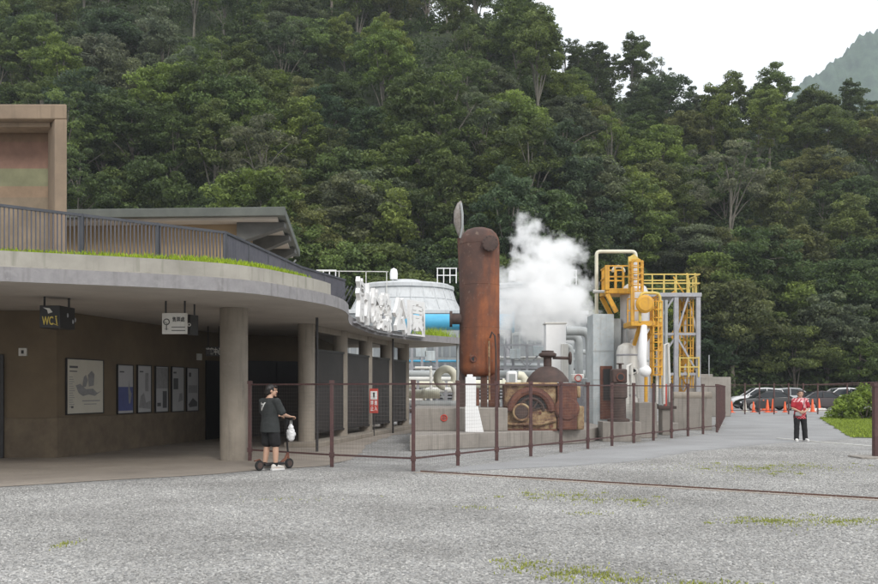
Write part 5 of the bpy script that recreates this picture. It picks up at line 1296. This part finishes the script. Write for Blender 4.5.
# ------------------------------------------------------------------ bush, lawn, grass
rng = np.random.default_rng(21); d = 50
bush = thing('bush', 'rounded light green bush at the top of the small lawn bank', 'bush', (XX(865, d), d, 0))
cs = []
for i in range(70):
    u = rng.uniform(-.2, 1); t = rng.uniform(0, 6.28); q = math.sqrt(1 - u * u); f = rng.uniform(.55, 1)
    cs.append((XX(865, d) + 1.75 * q * f * math.cos(t), d + 1.5 * q * f * math.sin(t), .15 + 1.5 * max(0, u) * f + .1))
V, T = clumps(rng, np.array(cs), rng.uniform(.25, .42, 70), 150, .075, .8)
V = V - np.array([XX(865, d), d, 0]); o = bpy.data.objects.new('foliage', mesh_np('foliage', V, 4, M['bush'], T)); C.objects.link(o); o.parent = bush
b = MB(); cx_ = XX(865, d)
for k in range(7): t = k * .9; b.tube([(cx_ + .1 * math.cos(t), d + .1 * math.sin(t), 0), (cx_ + .9 * math.cos(t), d + .8 * math.sin(t), 1.0)], [.03, .012], 6)
b.build('stem', M['bark'], bush)
def pts_in(rng, cx_, cy_, rx, ry, n, ang=0):
    out = []
    for _ in range(n):
        r0 = abs(rng.normal(0, .5)); t = rng.uniform(0, 6.28); x, y = rx * r0 * math.cos(t), ry * r0 * math.sin(t)
        out.append((cx_ + x * math.cos(ang) - y * math.sin(ang), cy_ + x * math.sin(ang) + y * math.cos(ang)))
    return out
pp = []
lawn_poly = [Vector(p) for p in [(20.9, 52.2), (13.6, 31.4), (15.5, 30.2), (30, 34), (36, 60), (27.5, 60)]]
def inside(p, poly):
    c = False; j = len(poly) - 1
    for i in range(len(poly)):
        if (poly[i].y > p[1]) != (poly[j].y > p[1]) and p[0] < (poly[j].x - poly[i].x) * (p[1] - poly[i].y) / (poly[j].y - poly[i].y) + poly[i].x: c = not c
        j = i
    return c
for _ in range(52000):
    p = (rng.uniform(13.4, 26), rng.uniform(30, 58))
    if inside(p, lawn_poly): pp.append(p)
V, T = grass_patch(rng, pp, .01, .09, 0, .03); grass_obj('grass', V, T, M['lawn'], 'bright green short lawn grass on the bank beside the drive')
patches = [(750, 469, 1.9, .8, 1500), (800, 466, 1.2, .4, 500), (560, 496, .9, .45, 650), (635, 501, .55, .25, 350), (775, 521.5, .75, .28, 650), (835, 522, .8, .2, 350), (525, 566, .3, .25, 260), (575, 572, .4, .25, 330), (620, 581, .6, .2, 420), (700, 585, .5, .12, 200), (64, 545, .1, .14, 80), (480, 508, .4, .12, 70), (585, 514, .3, .1, 70), (300, 500, .7, .2, 60), (860, 520, .7, .15, 150)]
pp = []
for px, py, rx, ry, n in patches:
    d = EYE * F / (py - HY); pp += pts_in(rng, XX(px, d), d, rx * 1.1, ry * 2.6, int(n * .55)); [pp.extend(pts_in(rng, XX(px, d) + rng.normal(0, rx * .6), d + rng.normal(0, ry), .12, .12, int(n * .05))) for _ in range(9)]
V, T = grass_patch(rng, pp, .0, .028, 0, .009); grass_obj('grass', V, T, M['drygrass'], 'thin yellow green grass patches growing through the gravel')
# ------------------------------------------------------------------ bodies fused by voxels
def fuse(mb, voxel, disp=(), sm_iter=0):
    me = bpy.data.meshes.new('fused'); me.from_pydata(mb.v, [], mb.f)
    o = bpy.data.objects.new('fused', me); C.objects.link(o)
    r = o.modifiers.new('r', 'REMESH'); r.mode = 'VOXEL'; r.voxel_size = voxel
    if sm_iter:
        s_ = o.modifiers.new('s', 'SMOOTH'); s_.iterations = sm_iter; s_.factor = .5
    for tex, st in disp:
        t = bpy.data.textures.new('puffs', 'CLOUDS'); t.noise_scale = tex; t.noise_depth = 2
        dm_ = o.modifiers.new('d', 'DISPLACE'); dm_.texture = t; dm_.strength = st; dm_.texture_coords = 'GLOBAL'; dm_.mid_level = .5
    bpy.context.view_layer.update()
    out = bpy.data.meshes.new_from_object(o.evaluated_get(bpy.context.evaluated_depsgraph_get()))
    bpy.data.objects.remove(o); return out
def obj_from(me, name, mats, parent=None, ang=180):
    me.name = name; me.materials.clear()
    for k in (mats if isinstance(mats, list) else [mats]): me.materials.append(k)
    smooth(me, ang); o = bpy.data.objects.new(name, me); C.objects.link(o)
    if parent: o.parent = parent
    return o

# steam
d = 47.0
blobs = [(532, 250, 13, .3), (545, 252, 19, 0), (563, 251, 17, .5), (527, 272, 17, -.3), (546, 276, 24, .2), (566, 274, 15, .6), (520, 300, 19, 0), (541, 302, 27, -.5), (566, 306, 25, 0), (580, 297, 13, .4), (515, 320, 15, .3), (538, 324, 21, -.2), (562, 327, 17, .2), (578, 318, 12, .5), (550, 340, 12, 0), (549, 352, 8, 0)]
extra_b = [(522, 224, 10, .2), (529, 234, 14, .3), (508, 286, 15, .4), (504, 306, 14, .3), (573, 252, 11, .2), (587, 312, 11, .1), (506, 326, 12, .3), (583, 285, 11, .4), (516, 258, 10, .4)]
def steam_mat():
    m = bpy.data.materials.new('steam'); m.use_nodes = True; nt = m.node_tree; nt.nodes.remove(nt.nodes['Principled BSDF'])
    L_ = nt.links.new
    ge = nt.nodes.new('ShaderNodeNewGeometry'); pos = ge.outputs['Position']
    def math_(op, a, b=None, c=None):
        n = nt.nodes.new('ShaderNodeMath'); n.operation = op
        for k, v in enumerate((a, b, c)):
            if v is None: continue
            if isinstance(v, (int, float)): n.inputs[k].default_value = v
            else: L_(v, n.inputs[k])
        return n.outputs[0]
    # swirl the lookup point, then a smooth union of puffs
    def nz(scale, det):
        n = nt.nodes.new('ShaderNodeTexNoise'); n.inputs['Scale'].default_value = scale; n.inputs['Detail'].default_value = det; n.inputs['Roughness'].default_value = .6; L_(pos, n.inputs['Vector']); return n
    w1 = nz(.9, 2); sv = nt.nodes.new('ShaderNodeVectorMath'); sv.operation = 'SUBTRACT'; L_(w1.outputs['Color'], sv.inputs[0]); sv.inputs[1].default_value = (.5, .5, .5)
    ma = nt.nodes.new('ShaderNodeVectorMath'); ma.operation = 'MULTIPLY_ADD'; L_(sv.outputs[0], ma.inputs[0]); ma.inputs[1].default_value = (1.5, 1.2, 1.3); L_(pos, ma.inputs[2])
    field = None
    for px, py, r_, dy in blobs + extra_b:
        dn = nt.nodes.new('ShaderNodeVectorMath'); dn.operation = 'DISTANCE'; L_(ma.outputs[0], dn.inputs[0]); dn.inputs[1].default_value = W(px, py, d + dy)
        soft = .5 if (px, py, r_, dy) in extra_b else 1.0
        f = math_('MULTIPLY_ADD', dn.outputs['Value'], -soft / (r_ * d / F), soft)
        field = f if field is None else math_('SMOOTH_MAX', field, f, .12)
    fine = math_('MULTIPLY_ADD', nz(1.7, 7).outputs['Fac'], 2.0, -.98)
    tot = math_('ADD', field, fine)
    den = math_('MULTIPLY', math_('SMOOTH_MAX', tot, 0.0, .04), 5.0)
    den = math_('MINIMUM', den, 4.2)
    edge = math_('GREATER_THAN', field, -.55)
    den = math_('MULTIPLY', den, edge)
    pv_ = nt.nodes.new('ShaderNodeVolumePrincipled'); pv_.inputs['Color'].default_value = (1, 1, 1, 1); pv_.inputs['Anisotropy'].default_value = .1
    L_(den, pv_.inputs['Density']); L_(pv_.outputs[0], nt.nodes['Material Output'].inputs['Volume'])
    try: m.cycles.volume_step_rate = .3
    except Exception: pass
    return m
b = MB(); c_ = W(547, 282, d); b.ball(c_, 1.0, (3.2, 2.2, 4.3), 24, 16)
o = b.build('steam', steam_mat()); tag(o, 'billowing white steam cloud rising between the rusted vessel and the white stack', 'steam', kind='stuff')

# ------------------------------------------------------------------ people
def skin_mat(name, c):
    m, nt, b = new_mat(name); b.inputs['Base Color'].default_value = (*c, 1); b.inputs['Roughness'].default_value = .55; b.inputs['Subsurface Weight'].default_value = .08; b.inputs['Subsurface Radius'].default_value = (.01, .004, .002); return m
M['skin'] = skin_mat('skin', (.50, .31, .22)); M['lip'] = skin_mat('lips', (.36, .14, .11)); M['eye'] = worn('eye_dark', (.03, .022, .02), rough=.3, bmp=0)
def cloth(name, c, c2=None):
    return worn(name, c, c2 or tuple(k * .75 for k in c), .9, scale=7, bmp=.2)
def ring(c, rx, ry, n=20): return [(c[0] + rx * math.cos(2 * math.pi * k / n), c[1] + ry * math.sin(2 * math.pi * k / n), c[2]) for k in range(n)]
def torso(mb, secs): loft(mb, [ring(c, rx, ry) for c, rx, ry in secs])
def limb(mb, pts, rs, n=14):
    mb.tube(pts, rs, n)
    for p, r_ in zip(pts, rs): mb.ball(p, r_, (1, 1, 1), 14, 8)
def hand(mb, wr, dr, pn, side, curl):
    """palm, four unequal fingers with two bends and a thumb from the palm's side"""
    dr = Vector(dr).normalized(); pn = Vector(pn); pn = (pn - dr * pn.dot(dr)).normalized(); ac = dr.cross(pn) * side; wr = Vector(wr)
    for k in (-1.5, -.5, .5, 1.5): limb(mb, [wr + ac * k * .010, wr + dr * .085 + ac * k * .0195], [.018, .0125], 10)
    for k, ln in ((-1.5, .052), (-.5, .066), (.5, .072), (1.5, .064)):
        p = wr + dr * .086 + ac * k * .0205; a = curl * .6; q = p + (dr * math.cos(a) + pn * math.sin(a)) * ln * .55; a2 = curl * 1.5; e = q + (dr * math.cos(a2) + pn * math.sin(a2)) * ln * .5
        limb(mb, [p, q, e], [.0098, .0088, .0074], 10)
    p = wr + dr * .03 + ac * .034; q = p + (ac * .75 + dr * .6 + pn * .25).normalized() * .036; e = q + (dr * .9 + pn * .4 * curl + ac * .1).normalized() * .03
    limb(mb, [wr + dr * .015 + ac * .015, p, q, e], [.016, .014, .0105, .008], 10)
def person(loc, rz, label, hscale, pose, cl, group=None):
    r = thing('person', label, 'person', (0, 0, 0), 0)
    LA, RA = pose['legs']; yaw = pose.get('head', 0)
    b = MB()
    torso(b, [((0, 0, .80), .13, .10), ((0, 0, .90), .155, .108), ((0, .0, 1.02), .138, .098), ((0, .0, 1.15), .145, .10), ((0, -.005, 1.27), .165, .105), ((0, -.01, 1.36), .158, .085), ((0, -.012, 1.415), .09, .062), ((0, -.01, 1.44), .06, .055)])
    limb(b, [(0, -.012, 1.40), (0, .012, 1.50)], [.056, .05])
    hc = Vector((0, .025, 1.565)); cy_, sy = math.cos(yaw), math.sin(yaw)
    def hd(x, y, z): return (hc.x + x * cy_ - y * sy, hc.y + x * sy + y * cy_, hc.z + z)
    b.ball(hd(0, -.01, .02), .098, (.80, 1.0, 1.02), 20, 14); b.ball(hd(0, .028, -.045), .07, (.85, .9, 1.02), 16, 10)
    limb(b, [hd(0, .085, .012), hd(0, .106, -.022)], [.010, .015], 8); b.ball(hd(0, .088, -.062), .018, (1.5, .6, .6), 10, 6)
    b.ball(hd(0, .08, -.1), .022, (1, .8, .8), 10, 6); b.ball(hd(0, .075, .03), .03, (2.0, .6, .5), 12, 6)
    for s_ in (-1, 1): b.ball(hd(s_ * .082, -.005, -.01), .026, (.45, .8, 1.2), 10, 6)
    for s_, (hip, kn, an, toe) in ((-1, LA), (1, RA)):
        limb(b, [hip, Vector(hip).lerp(Vector(kn), .45), kn, Vector(kn).lerp(Vector(an), .3), an], [.088, .076, .054, .056, .036])
    for s_, (sh, el, wr, dr, pn, curl) in ((-1, pose['arms'][0]), (1, pose['arms'][1])):
        limb(b, [sh, Vector(sh).lerp(Vector(el), .5), el, Vector(el).lerp(Vector(wr), .3), wr], [.052, .045, .037, .036, .025]); hand(b, wr, dr, pn, s_, curl)
    for s_, (hip, kn, an, toe) in ((-1, LA), (1, RA)): limb(b, [(an[0], an[1], an[2] - .03), toe], [.035, .028])
    me = fuse(b, .0075, (), 2); ob = obj_from(me, 'body', [M['skin'], M['lip'], M['eye']], r)
    for p in me.polygons:                        # mouth and eyes are areas of the same skin
        c = p.center
        q = Vector(((c.x - hc.x) * cy_ + (c.y - hc.y) * sy, -(c.x - hc.x) * sy + (c.y - hc.y) * cy_, c.z - hc.z))
        if q.y > .055:
            if abs(q.x) < .024 and abs(q.z + .06) < .007: p.material_index = 1
            elif abs(abs(q.x) - .034) < .014 and abs(q.z - .006) < .0075: p.material_index = 2
    # hair
    b = MB(); hz = cl['hair']
    b.ball(hd(0, -.018, .035), .104, (.84, 1.0, .98), 20, 14); b.ball(hd(0, -.045, -.01), .092, (.88, .85, 1.0 if hz == 'short' else 1.15), 18, 12); b.ball(hd(.02, .05, .085), .05, (1.3, .9, .6), 12, 8); b.ball(hd(-.03, .045, .085), .05, (1.1, .9, .6), 12, 8)
    hm = fuse(b, .009, [(.03, .012)], 1)
    bm = bmesh.new(); bm.from_mesh(hm)           # clear the face
    kill = [v for v in bm.verts if (lambda q: q.y > .045 and q.z < .062)(Vector(((v.co.x - hc.x) * cy_ + (v.co.y - hc.y) * sy, -(v.co.x - hc.x) * sy + (v.co.y - hc.y) * cy_, v.co.z - hc.z)))]
    bmesh.ops.delete(bm, geom=kill, context='VERTS'); bm.to_mesh(hm); bm.free(); obj_from(hm, 'hair', cl['hairmat'], r)
    # top
    b = MB(); torso(b, cl['top'])
    for (sh, el, wr, *_), k in zip(pose['arms'], (-1, 1)):
        e = Vector(sh).lerp(Vector(el), cl['sleeve']); limb(b, [(sh[0] * .8, sh[1], sh[2] - .005), sh, e], [.07, .074, cl.get('cuff', .068)])
    tm = fuse(b, .011, [(.12, .022), (.05, .008)], 1); mats = cl['topmat']; tp_ = obj_from(tm, 'shirt', mats, r)
    for p in tm.polygons: p.material_index = cl['print'](p.center, p.normal)
    # bottoms
    b = MB(); torso(b, [((0, 0, .78), .145, .115), ((0, 0, .9), .165, .118), ((0, 0, 1.0), .15, .108)])
    for hip, kn, an, toe in (LA, RA):
        if cl['bottom'] == 'shorts':
            e = Vector(hip).lerp(Vector(kn), .80); limb(b, [(hip[0], hip[1], hip[2] - .02), Vector(hip).lerp(Vector(kn), .5), e], [.096, .102, .104])
        else:
            e = Vector(kn).lerp(Vector(an), .96); limb(b, [(hip[0], hip[1], hip[2] - .02), kn, e], [.108, .083, .078])
    obj_from(fuse(b, .011, [(.1, .018)], 1), 'shorts' if cl['bottom'] == 'shorts' else 'trousers', cl['botmat'], r)
    for hip, kn, an, toe in (LA, RA):
        b = MB(); an, toe = Vector(an), Vector(toe); f = (toe - an); f.z = 0; f.normalize()
        loft(b, [[tuple(an + f * y + Vector((-f.y, f.x, 0)) * (w_ * math.cos(t)) + Vector((0, 0, -an.z + .035 + h * .5 + h * .5 * math.sin(t)))) for t in [2 * math.pi * k / 14 for k in range(14)]] for y, w_, h in ((-.085, .022, .05), (-.07, .036, .085), (-.02, .042, .10), (.05, .045, .075), (.12, .047, .055), (.165, .036, .04), (.18, .014, .025))])
        sh = b.build('shoe', cl['shoemat'], r, sm=60)
        b = MB(); loft(b, [[tuple(an + f * y + Vector((-f.y, f.x, 0)) * (s_ * w_) + Vector((0, 0, -an.z + z))) for s_, z in ((-1, .004), (1, .004), (1, .042), (-1, .042))] for y, w_ in ((-.09, .03), (-.06, .043), (.05, .05), (.13, .05), (.185, .022))]); b.build('sole', cl['solemat'], sh)
        b = MB(); b.tube([an + Vector((0, 0, -.0)), an + Vector((0, 0, .075))], .044, 12); b.build('sock', cl['sockmat'], r)
    r.location = loc; r.rotation_euler = (0, 0, rz); r.scale = (hscale * cl.get('wide', 1), hscale * cl.get('wide', 1), hscale)
    return r
hair_m = worn('dark_hair', (.02, .016, .014), (.012, .01, .009), .5, scale=30); hair_g = worn('greying_hair', (.07, .06, .055), (.03, .027, .025), .6, scale=30)
mk_white = cloth('white_cloth', (.75, .74, .72)); tee = cloth('charcoal_cotton', (.034, .038, .038)); blk = cloth('black_cloth', (.011, .011, .012))
redc = cloth('red_cloth', (.42, .025, .04)); pinkc = cloth('white_pink_scarf', (.72, .62, .62), (.55, .12, .14)); M['sneaker'] = cloth('sneaker_white', (.66, .63, .58))
# man with the scooter: seen from behind, turned a little towards the plant
d1_ = 18.75; rzA = R(-38); locA = (XX(270, d1_), d1_, 0)
poseA = dict(legs=(((-.09, 0, .86), (-.10, .02, .47), (-.11, -.03, .08), (-.125, .10, .035)), ((.09, 0, .86), (.115, .03, .47), (.125, .02, .08), (.145, .15, .035))),
             arms=(((-.185, -.01, 1.355), (-.235, .06, 1.10), (-.13, .31, 1.06), (.15, 1, -.05), (0, .1, -1), 1.0), ((.185, -.01, 1.355), (.245, .09, 1.10), (.16, .33, 1.05), (.02, 1, -.05), (0, .1, -1), 1.0)), head=R(-32))
def printA(c, n):
    if n.y > -.15: return 0
    u, z = c.x + .065, c.z - 1.255                # white slanted V on the upper back
    if not -.085 < z < .085: return 0
    k = (z + .085) / .17
    l1 = abs(u - (-.045 - .025 * k)) < .017; l2 = abs(u - (-.04 + .105 * k)) < .02; l3 = abs(z - .045) < .012 and -.07 < u < .05
    return 1 if (l1 or l2 or l3) else 0
clA = dict(wide=1.1, hair='short', hairmat=hair_m, top=[((0, 0, .745), .205, .155), ((0, 0, .9), .20, .145), ((0, .0, 1.05), .172, .125), ((0, -.005, 1.2), .182, .124), ((0, -.008, 1.3), .186, .118), ((0, -.012, 1.375), .165, .095), ((0, -.012, 1.425), .085, .07)], sleeve=.82, cuff=.07,
           topmat=[tee, mk_white], print=printA, bottom='shorts', botmat=blk, shoemat=M['sneaker'], solemat=mk_white, sockmat=blk)
pa = person(locA, rzA, 'person in charcoal shirt and black shorts standing with a small scooter by the round column', 1.0, poseA, clA)
# woman on the drive, facing the camera
d2_ = 29.0; locB = (XX(800, d2_), d2_, .004)
poseB = dict(legs=(((-.09, 0, .86), (-.125, .03, .47), (-.15, .02, .08), (-.19, .15, .035)), ((.09, 0, .86), (.115, .06, .47), (.14, .10, .08), (.16, .23, .035))),
             arms=(((-.18, -.01, 1.35), (-.25, .03, 1.08), (-.06, .20, .95), (.9, .35, -.1), (0, -.6, .3), .9), ((.18, -.01, 1.35), (.245, .05, 1.09), (.05, .215, .97), (-.95, .25, -.05), (0, -.6, .2), .9)), head=R(6))
def printB(c, n):
    if c.z > 1.29 and n.y > -.6 and math.sin(c.x * 60 + c.z * 45) > -.35: return 1
    if c.x < -.02 and c.z > 1.10 and abs(c.x + .06 + (1.35 - c.z) * .3) < .05 and n.y > 0: return 1
    if c.z < .93 and math.sin(c.x * 70) * math.sin(c.z * 85) > .55: return 1
    return 0
clB = dict(wide=1.06, hair='bob', hairmat=hair_g, top=[((0, 0, .74), .20, .14), ((0, 0, .85), .192, .138), ((0, .0, 1.0), .175, .13), ((0, -.0, 1.2), .178, .13), ((0, -.008, 1.3), .18, .12), ((0, -.012, 1.375), .155, .09), ((0, -.012, 1.43), .08, .07)], sleeve=.72, cuff=.072,
           topmat=[redc, pinkc], print=printB, bottom='long', botmat=blk, shoemat=mk_white, solemat=mk_white, sockmat=mk_white)
pbn = person(locB, R(176), 'person in red patterned top and black trousers walking along the grey drive', .93, poseB, clB)
bagB = thing('shoulder_bag', 'small dark bag held at the waist by the walking woman in red', 'bag', (0, 0, 0))
b = MB(); b.box((.11, .185, .90), (.2, .06, .13)); b.build('bag_body', M['printgrey'], bagB, bevel=.02)
b = MB(); b.tube([(.02, .17, .955), (-.06, .16, 1.15), (-.12, .09, 1.34), (-.1, -.03, 1.42)], .008, 6); b.build('strap', M['dark'], bagB)
bagB.location = locB; bagB.rotation_euler = (0, 0, R(176)); bagB.scale = (.93,) * 3

# scooter
sc_ = thing('kick_scooter', 'small black and orange electric scooter parked at the feet of the person in shorts', 'scooter', (0, 0, 0))
b = MB(); b.box((0, .05, .115), (.15, .50, .045)); b.build('deck', M['black'], sc_, bevel=.012)
b = MB(); b.box((0, .05, .141), (.11, .42, .004)); b.build('grip_mat', M['dark'], sc_)
for y in (-.30, .46):
    w_ = MB().lathe([(.06, -.022), (.095, -.024), (.105, 0), (.095, .024), (.06, .022)], (0, y, .106), 24, 'x').build('wheel', M['tyre'], sc_)
    MB().lathe([(0, -.026), (.06, -.026), (.062, .026), (0, .026)], (0, y, .106), 16, 'x').build('rim', M['rustdark'], w_)
b = MB(); b.tube([(0, -.2, .13), (0, -.3, .225), (0, -.42, .2)], .016, 8); b.build('rear_fender', M['rust'], sc_)
b = MB(); b.tube([(0, .25, .13), (0, .36, .2), (0, .43, .32)], .03, 10); b.tube([(0, .46, .106), (0, .43, .3)], .022, 10); b.build('fork', M['rust'], sc_)
MB().tube([(0, .43, .3), (0, .355, .985)], .019, 10).build('stem', M['black'], sc_)
b = MB(); b.tube([(-.22, .35, .995), (.22, .35, .995)], .014, 10); hb = b.build('handlebar', M['black'], sc_)
for s_ in (-1, 1): MB().tube([(s_ * .12, .35, .995), (s_ * .23, .35, .995)], .02, 10).build('grip', M['tyre'], hb)
b = MB(); b.box((0, .375, .93), (.09, .05, .1)); b.build('lamp_housing', M['black'], sc_, bevel=.01)
sc_.location = (locA[0] + .02, locA[1] + .04, 0); sc_.rotation_euler = (0, 0, R(-40))
fw = Vector((math.sin(R(40)), math.cos(R(40)), 0)); sdw = Vector((math.cos(R(40)), -math.sin(R(40)), 0))
bgp = Vector(sc_.location) + fw * .36 + sdw * .17
bg_ = thing('shopping_bag', 'white plastic bag hanging from the scooter handlebar', 'bag', (bgp.x, bgp.y, .6))
b = MB(); b.ball((bgp.x, bgp.y, .70), .13, (.7, .7, 1.1), 14, 9); b.ball((bgp.x, bgp.y, .82), .075, (.8, .8, 1.1), 12, 8)
bm_ = fuse(b, .012, [(.06, .05)], 1); o = obj_from(bm_, 'bag_body', cloth('plastic_white', (.8, .8, .8)), None)
for v in bm_.vertices: v.co -= Vector((bgp.x, bgp.y, .6))
o.parent = bg_
b = MB(); b.tube([(bgp.x - .02, bgp.y, .88), (bgp.x - .01, bgp.y, 1.0), (bgp.x + .01, bgp.y, 1.0), (bgp.x + .02, bgp.y, .88)], .006, 6); b.build('handle', mk_white, bg_)

# ------------------------------------------------------------------ gravel stones (nobody could count them)
def stones():
    poly = [(-9.2, 14.6), (-3.2, 5.6), (4.2, 5.6), (12, 21), (9.2, 26.8), (6.6, 24.2), (4.5, 21), (2.6, 19.2), (-.3, 18.2), (-2.8, 18.6), (-4.4, 17.0), (-7.1, 15.2)]
    me = bpy.data.meshes.new('gravel'); me.from_pydata([(x, y, 0) for x, y in poly], [], [tuple(range(len(poly)))])
    o = bpy.data.objects.new('gravel', me); C.objects.link(o); tag(o, 'loose pale grey gravel stones covering the forecourt', 'gravel', kind='stuff')
    g = bpy.data.node_groups.new('stone_scatter', 'GeometryNodeTree')
    g.interface.new_socket('Geometry', in_out='INPUT', socket_type='NodeSocketGeometry'); g.interface.new_socket('Geometry', in_out='OUTPUT', socket_type='NodeSocketGeometry')
    N = g.nodes.new; L_ = g.links.new
    gi, go = N('NodeGroupInput'), N('NodeGroupOutput')
    ds = N('GeometryNodeDistributePointsOnFaces'); ds.inputs['Density'].default_value = 900; L_(gi.outputs[0], ds.inputs[0])
    ic = N('GeometryNodeMeshIcoSphere'); ic.inputs['Radius'].default_value = .0145; ic.inputs['Subdivisions'].default_value = 1
    sm_ = N('GeometryNodeSetMaterial'); sm_.inputs['Material'].default_value = M['pebble']; L_(ic.outputs[0], sm_.inputs[0])
    rv = N('FunctionNodeRandomValue'); rv.data_type = 'FLOAT_VECTOR'; rv.inputs[0].default_value = (.55, .45, .35); rv.inputs[1].default_value = (1.6, 1.25, .85)
    rr = N('FunctionNodeRandomValue'); rr.data_type = 'FLOAT_VECTOR'; rr.inputs[0].default_value = (-.4, -.4, 0); rr.inputs[1].default_value = (.4, .4, 6.28); rr.inputs['Seed'].default_value = 3
    io = N('GeometryNodeInstanceOnPoints'); L_(ds.outputs[0], io.inputs['Points']); L_(sm_.outputs[0], io.inputs['Instance']); L_(rv.outputs[0], io.inputs['Scale']); L_(rr.outputs[0], io.inputs['Rotation'])
    L_(io.outputs[0], go.inputs[0])
    md = o.modifiers.new('scatter', 'NODES'); md.node_group = g
stones()

# ------------------------------------------------------------------ air
hz = bpy.data.materials.new('air'); hz.use_nodes = True; nt = hz.node_tree; nt.nodes.remove(nt.nodes['Principled BSDF'])
pv_ = nt.nodes.new('ShaderNodeVolumePrincipled'); pv_.inputs['Color'].default_value = (.88, .94, 1, 1); pv_.inputs['Density'].default_value = .00024
nt.links.new(pv_.outputs[0], nt.nodes['Material Output'].inputs['Volume'])
HAZE = True
if HAZE:
    b = MB(); b.bb(-950, 1950, -70, 2000, -9, 760); o = b.build('haze', hz, sm=0); tag(o, 'faint blue haze in the valley air', 'haze', kind='stuff')
